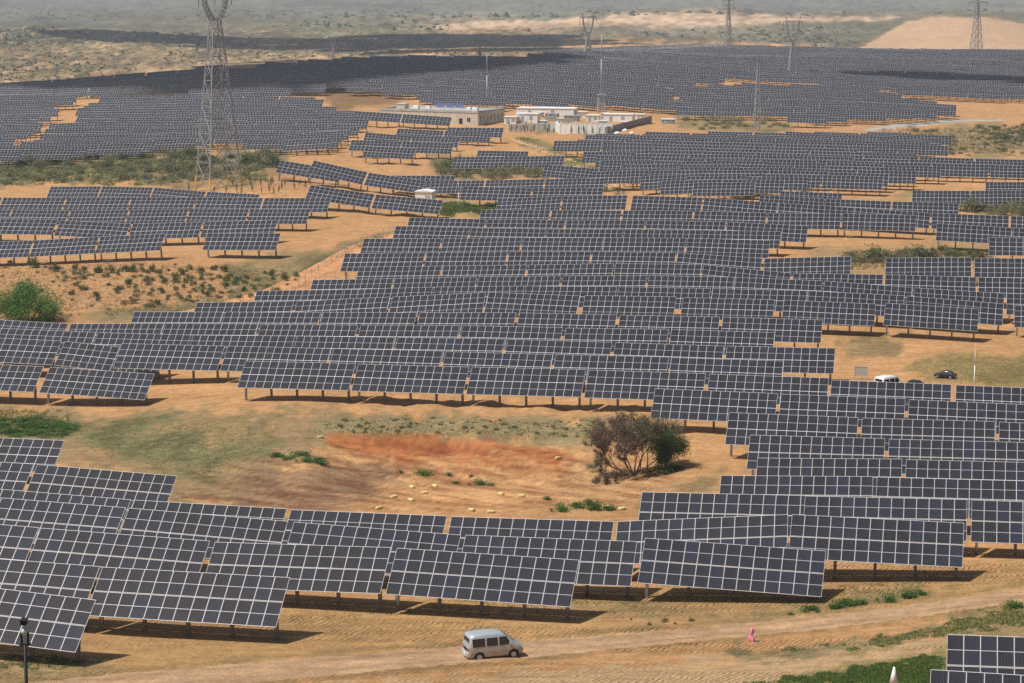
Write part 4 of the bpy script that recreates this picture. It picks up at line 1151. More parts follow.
# ------------------------------------------------------------------ vehicles
def vehicle(px, py, rz, kind, paint, lower, label, name, scale=1.0):
    g = at(px, py)
    t = thing(name, label, 'van' if 'van' in name else 'car', (g.x, g.y, g.z + .04), rz)
    t.scale = (scale,) * 3
    if kind == 'van':
        L_, Wd = 3.85, 1.60
        st = [(0.00, .36, .95, 1.02, .93, .74, .66), (.06, .28, .95, 1.30, .98, .78, .70), (.16, .26, .98, 1.80, 1.0, .79, .67), (.45, .25, 1.0, 1.86, 1.0, .80, .68),
              (1.2, .25, 1.0, 1.90, 1.0, .80, .69), (2.0, .25, 1.0, 1.88, 1.0, .80, .69), (2.45, .25, 1.0, 1.82, 1.0, .80, .67), (2.85, .25, .99, 1.52, 1.0, .80, .68),
              (3.22, .25, .97, 1.18, 1.0, .79, .70), (3.45, .26, .90, 1.04, .96, .77, .70), (3.72, .30, .74, .90, .86, .73, .66), (3.85, .36, .60, .74, .72, .66, .58)]
        wb = (.72, 3.12); wr = .30; roofz = 1.86
    else:
        L_, Wd = 4.3, 1.75
        st = [(0, .36, .78, .88, .78, .76, .62), (.1, .28, .84, .98, .9, .84, .68), (.55, .24, .88, 1.06, .9, .87, .70), (.95, .22, .90, 1.38, .9, .87, .60), (1.5, .22, .9, 1.48, .9, .87, .58),
              (2.3, .22, .9, 1.46, .9, .87, .58), (2.7, .22, .9, 1.30, .9, .87, .60), (3.1, .22, .88, 1.0, .9, .87, .70), (3.8, .24, .78, .90, .82, .85, .68), (4.2, .3, .66, .78, .72, .78, .62), (4.3, .38, .58, .66, .64, .70, .56)]
        wb = (.80, 3.45); wr = .31; roofz = 1.45
    b = MB(); rings = []
    for (x, z0, zb, zr, zm, hw, hr) in st:
        half = [(hw * .90, z0), (hw, z0 + .16), (hw * 1.005, (z0 + zb) / 2 + .05), (hw * .985, zb), (hr, zr - .09), (hr - .07, zr - .02), (hr * .5, zr + .015)]
        ring = [(x - L_/2, y, z) for y, z in half] + [(x - L_/2, -y, z) for y, z in reversed(half)]
        rings.append(len(b.v)); b.v += ring
    nr_ = 14
    for i in range(len(rings) - 1):
        for k in range(nr_):
            k2 = (k + 1) % nr_
            z_ = (b.v[rings[i] + k][2] + b.v[rings[i] + k2][2]) / 2
            b.f.append((rings[i] + k, rings[i] + k2, rings[i + 1] + k2, rings[i + 1] + k)); b.m.append(1 if z_ < .86 and kind == 'van' else 0); b.sm.add(len(b.f) - 1)
    b.f.append(tuple(rings[0] + k for k in reversed(range(nr_)))); b.m.append(0)
    b.f.append(tuple(rings[-1] + k for k in range(nr_))); b.m.append(1 if kind == 'van' else 0)
    b.obj('body', [paint, lower], t)
    def side(x, z, sy, off=.012):
        xs_ = [s_[0] for s_ in st]; i = max(0, min(len(st) - 2, int(np.searchsorted(xs_, x)) - 1)); f = (x - xs_[i]) / (xs_[i + 1] - xs_[i])
        q = [st[i][k] + f * (st[i + 1][k] - st[i][k]) for k in range(7)]
        u = max(0, min(1, (z - q[2]) / max(.05, (q[3] - .09 - q[2]))))
        return (x - L_/2, sy * (q[5] * .985 + (q[6] - q[5] * .985) * u + off), z)
    if kind == 'van': W_ = [(.28, 1.12), (1.22, 1.98)], [(2.08, 2.12, 2.72, 3.02)]
    if kind == 'van': panes = [(.26, .24, 1.12, 1.12), (1.24, 1.24, 2.0, 2.0), (2.12, 2.12, 2.62, 2.98)]; zb_, zt = 1.04, 1.62
    else: panes = [(.9, 1.15, 1.75, 1.75), (1.82, 1.82, 2.5, 2.85)]; zb_, zt = .95, 1.34
    for sy in (-1, 1):
        for (xb0, xt0, xt1, xb1) in panes:
            b = MB(); n_ = 6
            for k in range(n_):
                f0, f1 = k / n_, (k + 1) / n_
                def P_(f, top):
                    return side((xt0 + (xt1 - xt0) * f) if top else (xb0 + (xb1 - xb0) * f), zt if top else zb_, sy)
                A_, B_, C_, D_ = P_(f0, 0), P_(f1, 0), P_(f1, 1), P_(f0, 1)
                b.quad(*((A_, B_, C_, D_) if sy < 0 else (D_, C_, B_, A_)))
            b.obj('side_window', M['glassdark'], t)
        b = MB(); xx = panes[-1][3] - .12; q = side(xx, zb_, sy); b.box(q[0] - .06, q[0] + .06, min(q[1], q[1] + sy * .16), max(q[1], q[1] + sy * .16), zb_, zb_ + .15); b.obj('mirror', paint, t)
        b = MB(); q = side(st[0][0] + .05, .8, sy); b.box(-L_/2 - .012, -L_/2 + .14, min(sy * .60, sy * .755), max(sy * .60, sy * .755), .72, 1.0); b.obj('tail_lamp', M['redlamp'], t)
        b = MB(); b.box(L_/2 - .22, L_/2 - .04, min(sy * .5, sy * .68), max(sy * .5, sy * .68), .62, .76); b.obj('headlamp', M['white'], t)
        for xw in wb:
            hwid = .80 if kind == 'van' else .87
            b = MB(); b.bar((xw - L_/2, sy * (hwid - .19), wr), (xw - L_/2, sy * (hwid + .015), wr), 2 * wr, n=24); wh = b.obj('wheel', M['rubber'], t)
            b = MB(); b.bar((xw - L_/2, sy * (hwid + .012), wr), (xw - L_/2, sy * (hwid + .03), wr), wr * 1.25, n=16); b.obj('rim', M['steel'], wh)
            b = MB()
            n_ = 14
            for k in range(n_):
                a0, a1 = math.pi * k / n_, math.pi * (k + 1) / n_
                y_ = sy * (hwid + .006)
                pts = [(xw - L_/2 + rr_ * math.cos(a), y_, wr + rr_ * math.sin(a)) for a, rr_ in ((a0, wr * .9), (a1, wr * .9), (a1, wr * 1.28), (a0, wr * 1.28))]
                b.quad(*(pts if sy > 0 else pts[::-1]))
            b.obj('wheel_arch', M['black'], t)
    # rear and front screens follow the slope of the shell
    def across(i, f, y):
        a, c = st[i], st[i + 1]
        x = a[0] + (c[0] - a[0]) * f
        return x
    b = MB()
    if kind == 'van':
        b.quad((-L_/2 + .035, .58, 1.12), (-L_/2 + .035, -.58, 1.12), (-L_/2 + .10, -.54, 1.62), (-L_/2 + .10, .54, 1.62))
    else:
        b.quad((-L_/2 + .56, .6, 1.10), (-L_/2 + .56, -.6, 1.10), (-L_/2 + .93, -.5, 1.40), (-L_/2 + .93, .5, 1.40))
    b.obj('rear_window', M['glassdark'], t)
    b = MB()
    if kind == 'van': b.quad((3.24 - L_/2, -.62, 1.22), (3.24 - L_/2, .62, 1.22), (2.52 - L_/2, .56, 1.80), (2.52 - L_/2, -.56, 1.80))
    else: b.quad((3.1 - L_/2, -.62, 1.03), (3.1 - L_/2, .62, 1.03), (2.42 - L_/2, .52, 1.45), (2.42 - L_/2, -.52, 1.45))
    b.obj('windscreen', M['glassdark'], t)
    b = MB(); b.box(-L_/2 - .09, -L_/2 + .06, -.72, .72, .34, .60); b.obj('rear_bumper', paint, t)
    b = MB(); b.box(-L_/2 - .10, -L_/2 - .085, -.22, .22, .44, .56); b.obj('number_plate', M['white'], t)
    b = MB(); b.box(-L_/2 - .015, -L_/2 + .05, -.45, .45, .70, .90); b.obj('tailgate_panel', M['black'], t)
    return t
M['silver'] = mat('silver_blue_paint', (.50, .55, .58), .35, .35, .5, coat=.3)
M['dustysilver'] = mat('dusty_lower_paint', (.48, .44, .39), .6, .1, .3, var=.10, scale=2)
M['redlamp'] = mat('red_lamp', (.5, .02, .02), .3)
M['dark'] = mat('black_paint', (.018, .02, .024), .3, 0, .5, coat=.4)
M['whitecar'] = mat('white_car_paint', (.75, .75, .74), .35, 0, .5, coat=.3)
vehicle(493, 657, R(19), 'van', M['silver'], M['dustysilver'], 'silver minivan with dusty lower body driving right along the dirt road', 'minivan', .99)
bpy.data.objects['minivan'].scale.z = .94
vehicle(889, 391, R(38), 'van', M['whitecar'], M['whitecar'], 'white van parked behind the right hand rows, only its roof showing', 'white_van', 1.0)
vehicle(915, 391.5, R(58), 'car', M['dark'], M['dark'], 'black car half hidden behind the rows beside the white van', 'black_car', .95)
vehicle(945, 378, R(150), 'car', M['dark'], M['dark'], 'black car parked on open sand near the thin white pole', 'black_car', .62)

# sign board on two legs
g = at(861, 379.5)
t = thing('notice_board', 'small grey framed notice board on two legs left of the white van', 'board', g, -.2)
b = MB(); b.box(-.75, .75, -.04, .04, .55, 1.55); b.obj('board', M['roofing'], t)
b = MB()
for q in ((-.8, -.72, .5, 1.6), (.72, .8, .5, 1.6), (-.8, .8, 1.55, 1.62), (-.8, .8, .48, .55)): b.box(q[0], q[1], -.06, .06, q[2], q[3])
b.obj('frame', M['steel'], t)
for sx in (-1, 1):
    b = MB(); b.box(sx * .76 - .04, sx * .76 + .04, -.05, .05, -.3, .5); b.obj('leg', M['steel'], t)

# foreground pole with its cameras, white tipped post, pink bag on a stake
X = (12 - 512) / FPX * 60 * 1.01; gz = g1(X, 60.0); zt = zat(619, 60)
t = thing('camera_pole', 'dark security camera pole with a small dome, close at the lower left corner', 'pole', (X, 60, gz))
h = zt - gz
b = MB(); b.bar((0, 0, -.5), (0, 0, h - .75), .13, n=10, w2=.09, smooth=True); b.obj('pole', M['black'], t)
b = MB(); b.bar((-.08, 0, h - .8), (-.10, 0, h - .38), .06, n=6); b.bar((.08, 0, h - .8), (.10, 0, h - .38), .06, n=6); b.bar((-.16, 0, h - .74), (.16, 0, h - .74), .08, n=6); b.obj('yoke', M['black'], t)
bm = bmesh.new(); bmesh.ops.create_uvsphere(bm, u_segments=16, v_segments=10, radius=.10); mm = bpy.data.meshes.new('dome'); bm.to_mesh(mm); bm.free(); mm.materials.append(M['steel'])
for q in mm.polygons: q.use_smooth = True
link('dome', mm, t, (0, -.05, h - .36))
b = MB(); b.box(-.08, .09, -.16, .10, h - .14, h - .02); b.box(-.09, .10, -.19, .11, h - .02, h + .01); b.obj('camera_housing', M['black'], t)
X = (905 - 512) / FPX * 60 * 1.01; gz = g1(X, 60.0); zt = zat(667, 60)
t = thing('white_post', 'white pointed post tip poking up at the bottom edge, right of centre', 'post', (X, 60, gz)); h = zt - gz
b = MB(); b.bar((0, 0, -.4), (0, 0, h - .5), .20, n=12, smooth=True); b.obj('shaft', M['white'], t)
b = MB(); b.bar((0, 0, h - .5), (0, 0, h), .26, n=12, w2=.05, smooth=True); b.obj('tip', M['white'], t)
g = at(751.5, 641.5)
t = thing('pink_bag', 'bright pink plastic bag caught on a short stake at the road edge', 'bag', g)
t.scale = (.85, .85, 1.15)
b = MB(); b.bar((0, 0, -.2), (.02, 0, .86), .03); b.obj('stake', M['bark'], t)
b = MB(); nn_ = 18; rg = []
for i, (r0, z) in enumerate(((.05, .84), (.12, .74), (.15, .60), (.13, .46), (.19, .30), (.24, .14), (.20, .03))):
    rg.append(len(b.v))
    for k in range(nn_):
        a = 2 * math.pi * k / nn_; r_ = r0 * (1 + .28 * math.sin(3 * a + i) + .16 * math.sin(7 * a + 2 * i)); b.v.append((r_ * math.cos(a) + .05 * math.sin(i * 1.3), r_ * math.sin(a) * .8, z + .03 * math.sin(5 * a)))
for i in range(len(rg) - 1):
    for k in range(nn_):
        k2 = (k + 1) % nn_; b.f.append((rg[i + 1] + k, rg[i + 1] + k2, rg[i] + k2, rg[i] + k)); b.m.append(0); b.sm.add(len(b.f) - 1)
b.f.append(tuple(rg[0] + k for k in range(nn_))); b.m.append(0)
b.obj('bag', M['pink'], t)

# wire fence along the reddish track
def fence(pts, label, n, h=1.3):
    P = []
    for i in range(n):
        f = i / (n - 1) * (len(pts) - 1); j = min(len(pts) - 2, int(f)); u = f - j
        P.append(at(pts[j][0] + (pts[j+1][0] - pts[j][0]) * u, pts[j][1] + (pts[j+1][1] - pts[j][1]) * u))
    t = thing('wire_fence', label, 'fence', P[0])
    for q in P:
        b = MB(); l = q - P[0]; b.box(l.x - .05, l.x + .05, l.y - .05, l.y + .05, l.z - .3, l.z + h); b.obj('fence_post', M['postpale'], t)
    for zz in (.35, .75, 1.15):
        b = MB()
        for a, c in zip(P[:-1], P[1:]): b.bar(tuple(a - P[0] + Vector((0, 0, zz))), tuple(c - P[0] + Vector((0, 0, zz))), .02)
        b.obj('wire', M['steel'], t)
M['postpale'] = mat('pale_concrete', (.42, .40, .34), .9)
fence([(292, 291), (320, 270), (348, 250), (372, 240), (394, 232)], 'wire fence with pale posts along the upper side of the reddish track', 18)
fence([(236, 316), (262, 300), (290, 297), (318, 283), (345, 275)], 'sparse wire fence with pale posts along the lower side of the reddish track', 12)
# ------------------------------------------------------------------ plants
def foliage(nclump, nleaf, size, seed, flat=.75, leaf=.16, spread=.30, hollow=.55):
    """leaf sized faces in clumps spread through a crown of radius 1 standing on z=0"""
    r_ = np.random.default_rng(seed)
    c = r_.normal(size=(nclump, 3)); c /= np.linalg.norm(c, axis=1)[:, None]; c *= (hollow + (1 - hollow) * r_.random((nclump, 1))) * .78
    c[:, 2] = np.abs(c[:, 2]) * flat + .18 + .1 * r_.random(nclump); c[:, :2] *= 1 + .25 * r_.normal(size=(nclump, 1))
    cs = .6 + .8 * r_.random(nclump)
    k = r_.integers(0, nclump, nleaf)
    p = c[k] + r_.normal(size=(nleaf, 3)) * spread * .6 * cs[k][:, None]
    p[:, 2] = np.maximum(p[:, 2], .03)
    a = r_.normal(size=(nleaf, 3)); a /= np.linalg.norm(a, axis=1)[:, None]
    b_ = np.cross(a, r_.normal(size=(nleaf, 3))); b_ /= np.linalg.norm(b_, axis=1)[:, None]
    l = leaf * (.6 + .8 * r_.random((nleaf, 1)))
    p *= size
    v = np.stack([p - a * l, p + b_ * l * .45, p + a * l, p - b_ * l * .45], 1).reshape(-1, 3)
    return v
def facemesh(name, v, m, n=4):
    me = bpy.data.meshes.new(name); nf = len(v) // n
    me.vertices.add(len(v)); me.vertices.foreach_set('co', v.astype(np.float32).ravel())
    me.loops.add(len(v)); me.loops.foreach_set('vertex_index', np.arange(len(v), dtype=np.int32))
    me.polygons.add(nf); me.polygons.foreach_set('loop_start', np.arange(0, len(v), n, dtype=np.int32))
    me.update(calc_edges=True); me.materials.append(m); return me
def stems(n, h, r0, seed, m):
    rr = random.Random(seed); b = MB()
    for i in range(n):
        a = rr.uniform(0, 6.28); lean = rr.uniform(.1, .7) * h
        mid = (math.cos(a) * lean * .4, math.sin(a) * lean * .4, h * .5)
        b.bar((math.cos(a) * .05, math.sin(a) * .05, -.15), mid, r0, n=5, w2=r0 * .7); b.bar(mid, (math.cos(a) * lean, math.sin(a) * lean, h * rr.uniform(.75, 1)), r0 * .7, n=5, w2=r0 * .25)
    return b.mesh('stem', m)
BUSH = []
for i in range(5):
    BUSH.append((facemesh('foliage', foliage(16, 900, 1.0, 30 + i, .8, .075), M['leaf']), stems(6, .75, .06, i, M['bark'])))
DUST = []
for i in range(4):
    DUST.append((facemesh('foliage', foliage(13, 800, 1.0, 60 + i, .7, .07), M['leafd']), stems(6, .7, .05, 10 + i, M['bark'])))
BRIG = []
for i in range(3):
    BRIG.append((facemesh('foliage', foliage(14, 700, 1.0, 90 + i, .55, .085), M['leafb']), stems(5, .4, .05, 20 + i, M['bark'])))
SAPL = []
for i in range(3):
    v = foliage(7, 260, 1.0, 120 + i, .9, .10, .22); v[:, :2] *= .42; v[:, 2] = v[:, 2] * 1.15 + .1
    SAPL.append((facemesh('foliage', v, M['leaf']), stems(2, 1.0, .04, 40 + i, M['bark'])))
rp = random.Random(5)
NB = 0
PLANTS = []
def bush(lib, px, py, wpx, hpx, label, group, name='shrub', cat='shrub'):
    PLANTS.append([lib, px, py, wpx, hpx, label, group, name, cat])
def grow_plants(limit):
    global NB
    def size(p): return p[3] * p[4]
    order = sorted(PLANTS, key=size, reverse=True)
    shr = [p for p in order if p[7] == 'shrub']; oth = [p for p in order if p[7] != 'shrub']
    keep, rest = shr[:limit] + oth, shr[limit:]
    by = {}
    for p in keep: by.setdefault((p[5], p[6]), []).append(p)
    for (lab, grp), ps in by.items():
        ps.sort(key=lambda p: p[1])
        for i, p in enumerate(ps):
            l2 = lab
            if len(ps) == 2: l2 = ('left', 'right')[i] + ' of two: ' + lab
            elif len(ps) > 2:
                w0 = 'leftmost' if i == 0 else 'rightmost' if i == len(ps) - 1 else ordn(i + 1) + ' from left'
                l2 = lab + ', ' + w0
            lib, px, py, wpx, hpx = p[:5]
            g = at(px, py); s = FPX / g.length
            f, st_ = lib[rp.randrange(len(lib))]
            t = thing(p[7], l2, p[8], (g.x, g.y, g.z - .05), rp.uniform(0, 6.28), grp if len(ps) > 1 else None)
            link('foliage', f, t); link('stem', st_, t)
            w_ = wpx / s / 2; t.scale = (w_, w_, hpx / s); NB += 1
    vs = []
    for lib, px, py, wpx, hpx, *_ in rest:
        g = at(px, py); s = FPX / g.length
        me_ = lib[rp.randrange(len(lib))][0]; n = len(me_.vertices); c = np.empty(n * 3, np.float32); me_.vertices.foreach_get('co', c); c = c.reshape(-1, 3)
        a = rp.uniform(0, 6.28); w_ = wpx / s / 2
        vs.append(np.column_stack([(c[:, 0] * math.cos(a) - c[:, 1] * math.sin(a)) * w_ + g.x, (c[:, 0] * math.sin(a) + c[:, 1] * math.cos(a)) * w_ + g.y, c[:, 2] * hpx / s + g.z - .05]))
    o = link('undergrowth', facemesh('undergrowth', np.concatenate(vs), M['leafm'])); tag(o, 'low grey green undergrowth of tiny weeds and scrub scattered over the sandy slopes', 'undergrowth', None, 'stuff')
    print('plants', NB, 'in the mass', len(rest))
def free(px, py, m=0): return True
def scatter(lib, poly, n, w0, w1, ratio, label, group, name='shrub', cat='shrub', mind=3.0):
    xs = [p[0] for p in poly]; ys = [p[1] for p in poly]; pts = []; tries = 0
    while len(pts) < n and tries < n * 60:
        tries += 1
        x = rp.uniform(min(xs), max(xs)); y = rp.uniform(min(ys), max(ys))
        if polydist(np.array([x]), np.array([y]), poly)[0] < 0: continue
        if any((x - a) ** 2 + (2.2 * (y - c)) ** 2 < mind ** 2 for a, c in pts): continue
        pts.append((x, y))
    for x, y in pts:
        w_ = rp.uniform(w0, w1); bush(lib, x, y, w_, w_ * ratio * rp.uniform(.8, 1.2), label, group, name, cat)
# scrub on the rise behind the upper left array
scatter(DUST, [(-5,164),(100,159),(190,154),(268,156),(280,166),(250,176),(180,183),(90,181),(20,186),(-5,184)], 80, 10, 24, .42, 'dense grey green scrub bush on the rise behind the upper left array', 'scrub bushes on the rise at left', mind=10)
scatter(BUSH, [(20,162),(110,158),(180,152),(270,158),(284,166),(200,174),(60,172)], 26, 8, 18, .45, 'darker green bush among the grey scrub on the left rise', 'darker bushes on the rise at left', mind=12)
for x, y, w_, h in ((248,166,22,13),(276,168,15,14),(190,160,20,12),(205,163,18,10)): bush(BUSH, x, y, w_, h, 'large dark green bush beside the tall steel pylon', 'large bushes by the steel pylon')
scatter(BUSH, [(66,272),(240,268),(300,276),(282,296),(210,302),(150,308),(70,300)], 85, 5, 11, .62, 'small dark shrub on the eroded slope at left', 'shrubs on the eroded slope', mind=8)
scatter(DUST, [(0,262),(66,266),(240,264),(300,270),(284,296),(210,304),(120,312),(66,306),(0,276)], 80, 4, 10, .45, 'low grey scrub tuft on the eroded slope at left', 'grey tufts on the eroded slope', mind=7)
for x, y, w_ in ((97,273,9),(111,273,11),(118,275,6),(133,272,11),(142,272,8),(152,271,9),(161,274,5),(190,270,8),(224,272,10),(55,272,12),(75,270,9),(34,268,14)): bush(BUSH, x, y, w_, w_ * .8, 'round dark shrub just below the upper left array', 'round shrubs below the upper left array')
scatter(SAPL, [(170,188),(300,182),(312,192),(262,196),(180,190)], 22, 5, 8, 1.0, 'spindly sapling planted on the reddish bank under the pylon', 'saplings on the reddish bank', 'sapling', 'sapling', mind=5)
scatter(SAPL, [(506,129),(614,133),(612,136),(506,133)], 34, 6, 8, .95, 'young sapling in the row before the white substation wall', 'saplings before the substation wall', 'sapling', 'sapling', mind=3)
scatter(DUST, [(438,170),(460,163),(500,166),(540,170),(540,180),(470,180),(440,178)], 26, 12, 22, .5, 'pale scrub bush in the thicket left of the sandy path', 'thicket left of the sandy path', mind=8)
for x, y, w_, h in ((462,168,17,13),(448,172,14,9),(503,170,16,9)): bush(BUSH, x, y, w_, h, 'dark bush standing out of the thicket left of the path', 'dark bushes in the thicket')
for x, y, w_, h in ((745,199,24,9),(757,196,20,11),(735,200,16,7),(764,199,18,9)): bush(DUST, x, y, w_, h, 'low green bush in the sandy gap right of centre', 'bushes in the sandy gap')
for x, y, w_, h in ((806,192,18,8),(800,191,10,5)): bush(DUST, x, y, w_, h, 'small green bush under the tables, right of the sandy gap', 'bushes under the tables')
bush(DUST, 876, 259, 38, 14, 'big round grey green bush on the sand, left one of two', 'round bushes on the sand')
bush(DUST, 920, 257, 34, 12, 'flat grey green bush on the sand, right one of two', 'round bushes on the sand')
scatter(DUST, [(838,256),(905,254),(990,256),(985,262),(840,264)], 22, 9, 18, .5, 'small pale bush at the foot of the two round bushes', 'small bushes around the round ones', mind=8)
scatter(BUSH, [(925,250),(985,252),(980,260),(925,259)], 12, 6, 12, .5, 'small dark bush below the right hand rows on the sand', 'dark bushes below the right rows', mind=6)
scatter(DUST, [(968,206),(1030,208),(1030,218),(975,214)], 14, 14, 26, .6, 'bushy scrub at the right edge between two rows', 'scrub at the right edge', mind=9)
for x, y, w_, h in ((972,212,30,15),(982,210,20,12)): bush(DUST, x, y, w_, h, 'big pale bush at the end of the short row, right side', 'big pale bushes at the row end')
scatter(DUST, [(905,132),(1030,124),(1030,154),(960,156),(880,150),(905,140)], 60, 5, 12, .4, 'low bush on the grassy slope below the gravel road', 'bushes below the gravel road', mind=7)
scatter(BUSH, [(985,130),(1030,128),(1030,145),(985,143)], 22, 5, 12, .4, 'dark weedy bush at the right edge below the gravel road', 'dark bushes below the gravel road', mind=6)
scatter(DUST, [(680,121),(770,121),(785,127),(700,130)], 24, 6, 12, .4, 'low green weed clump right of the substation', 'weeds right of the substation', mind=7)
scatter(BRIG, [(-4,420),(40,418),(74,427),(68,436),(-4,436)], 46, 8, 20, .30, 'bright green weed clump on the grass at the left edge', 'green weeds at the left edge', mind=6)
for x, y, w_, h in ((277,457,22,6),(300,456,26,6),(318,463,30,7),(288,459,16,4),(305,461,20,5)): bush(BRIG, x, y, w_, h, 'flat bright green weed patch on the brown ground', 'green weed patches on brown ground')
for x, y, w_, h in ((400,473,8,5),(424,475,24,7),(449,476,9,5),(456,484,14,4),(478,484,22,6),(492,486,12,4),(471,477,8,4)): bush(BRIG, x, y, w_, h, 'small green weed on the open sand left of the dry bush', 'weeds on the open sand')
for x, y, w_, h in ((560,511,22,10),(578,508,24,8),(595,509,28,10),(608,510,18,7),(546,500,12,5),(588,504,14,6)): bush(BRIG, x, y, w_, h, 'green weed clump just behind the front tables', 'weeds behind the front tables')
for x, y, w_, h in ((649,625,6,4),(665,622,9,5),(691,621,8,4),(675,624,6,3),(631,620,4,3)): bush(BUSH, x, y, w_, h, 'small green tuft beside the dirt road, right of the van', 'tufts beside the dirt road')
for x, y, w_, h in ((810,611,24,8),(847,606,32,10),(833,608,20,7),(888,601,24,9),(905,598,26,9),(919,595,18,8),(862,604,16,6),(790,615,10,4),(1016,608,26,8)): bush(BRIG, x, y, w_, h, 'leafy green weed along the verge of the dirt road', 'weeds along the road verge')

# bank plants in front of the central array
scatter(DUST, [(318,420),(400,418),(600,420),(604,438),(480,434),(340,432)], 42, 4, 9, .40, 'dusty tuft on the low bank in front of the central array', 'tufts on the low bank', mind=7)
scatter(BRIG, [(318,424),(480,422),(600,430),(600,438),(480,436)], 16, 4, 8, .35, 'green tuft on the low bank in front of the central array', 'green tufts on the low bank', mind=9)

# ------------------------------------------------------------------ the two trees
def limb(b, p, d, L_, r0, depth, out, rr, spread=.55, nb=(2, 3), up=.06, minr=.008):
    n = 3; q = p.copy(); dd = d.copy(); r = r0
    for i in range(n):
        e_ = dd.normalized() * (L_ / n)
        q2 = q + e_; r2 = r0 * (1 - .45 * (i + 1) / n)
        b.bar(q, q2, max(minr * 2, r * 2), n=5 if r > .04 else 3, w2=max(minr * 2, r2 * 2))
        q = q2; r = r2
        dd = dd + Vector((rr.gauss(0, .16), rr.gauss(0, .16), rr.gauss(up, .12)))
        if depth > 0 and i > 0:
            v = Vector((rr.gauss(0, 1), rr.gauss(0, 1), rr.gauss(.1, .6))).normalized()
            limb(b, q, (dd.normalized() + v * spread * 1.2), L_ * rr.uniform(.45, .62), r * .5, depth - 1, out, rr, spread, nb, up, minr)
    if depth <= 0: out.append((q, dd.normalized())); return
    for k in range(rr.choice(nb)):
        v = Vector((rr.gauss(0, 1), rr.gauss(0, 1), rr.gauss(.1, .6))).normalized()
        limb(b, q, (dd.normalized() + v * spread), L_ * rr.uniform(.55, .75), r * .72, depth - 1, out, rr, spread, nb, up, minr)
def leaves_at(pts, per, spread, leaf, seed):
    r_ = np.random.default_rng(seed); P = np.repeat(np.array([tuple(p) for p in pts]), per, 0)
    n = len(P); P = P + r_.normal(size=(n, 3)) * spread
    a = r_.normal(size=(n, 3)); a /= np.linalg.norm(a, axis=1)[:, None]
    b_ = np.cross(a, r_.normal(size=(n, 3))); b_ /= np.linalg.norm(b_, axis=1)[:, None]
    l = leaf * (.6 + .8 * r_.random((n, 1)))
    return np.stack([P - a * l, P + b_ * l * .5, P + a * l, P - b_ * l * .5], 1).reshape(-1, 3)
g = at(637, 474)
t = thing('half_dry_tree', 'wide many stemmed tree, bare brown twigs left and green leaves right', 'tree', g)
rr = random.Random(4)
tr = MB(); tips = []
sc_ = g.length / FPX
for (dx, dz, L_, r0, sd_) in ((-44, 16, 2.4, .12, 1), (-48, 30, 2.6, .12, 12), (-30, 40, 2.5, .14, 2), (-38, 46, 2.5, .10, 14), (-16, 48, 2.5, .12, 3), (-2, 50, 2.6, .13, 5), (12, 52, 2.8, .14, 6), (24, 40, 2.5, .12, 7), (34, 22, 2.2, .11, 8), (-50, 12, 1.9, .09, 9), (6, 40, 2.2, .1, 10), (26, 30, 2.2, .1, 11)):
    rr = random.Random(sd_ * 17)
    base = Vector((dx * .012 * 1 + rr.uniform(-.3, .3), rr.uniform(-.5, .5), -.2))
    d = Vector((dx, rr.uniform(-22, 22), dz)).normalized()
    sub = MB(); tp = []
    limb(sub, base, d, L_, r0 * .72, 4, tp, rr, .55, (2, 3), .03, .011)
    off = len(tr.v); tr.v += sub.v; tr.f += [tuple(i + off for i in f) for f in sub.f]; tr.m += sub.m
    tips += tp
tips_v = [q for q, _ in tips]
r_ = np.random.default_rng(8); TP = np.repeat(np.array([tuple(q) for q, _ in tips]), 11, 0); TD = np.repeat(np.array([tuple(d) for _, d in tips]), 11, 0)
TD = TD + r_.normal(size=TD.shape) * .75; TD /= np.linalg.norm(TD, axis=1)[:, None]; TL = r_.uniform(.25, .75, (len(TD), 1))
SD = np.cross(TD, r_.normal(size=TD.shape)); SD /= np.linalg.norm(SD, axis=1)[:, None]
TP = TP - TD * TL * .25
link('twigs', facemesh('twigs', np.stack([TP - SD * .009, TP + SD * .009, TP + TD * TL], 1).reshape(-1, 3), M['twig'], 3), t)
tr.obj('trunk', M['twig'], t)
print('tree tips', len(tips_v), 'extent', min(q.x for q in tips_v), max(q.x for q in tips_v), max(q.z for q in tips_v))
gp = [q for q in tips_v if (q.x + .5 * math.sin(q.z * 3) > 1.5 and q.z < 3.9)]
up_ = [q for q in tips_v if (q.x > .3 and q.z >= 2.6)]
sp_ = [q for q in tips_v if q.x <= .3]
if gp: link('green_foliage', facemesh('green_foliage', leaves_at(gp, 16, .38, .075, 1), M['leafb']), t)
if up_: link('thin_foliage', facemesh('thin_foliage', leaves_at(up_, 6, .28, .06, 2), M['leaf']), t)
if sp_: link('sparse_foliage', facemesh('sparse_foliage', leaves_at(sp_[::3], 3, .3, .05, 3), M['leafd']), t)
# fallen dark litter and brush under it
for x, y, w_, h in ((600,472,22,5),(612,476,18,5),(662,474,30,8),(675,470,20,6),(590,468,14,6)): bush(DUST if x < 650 else BUSH, x, y, w_, h, 'low brushwood at the foot of the half dry tree', 'brushwood under the half dry tree')

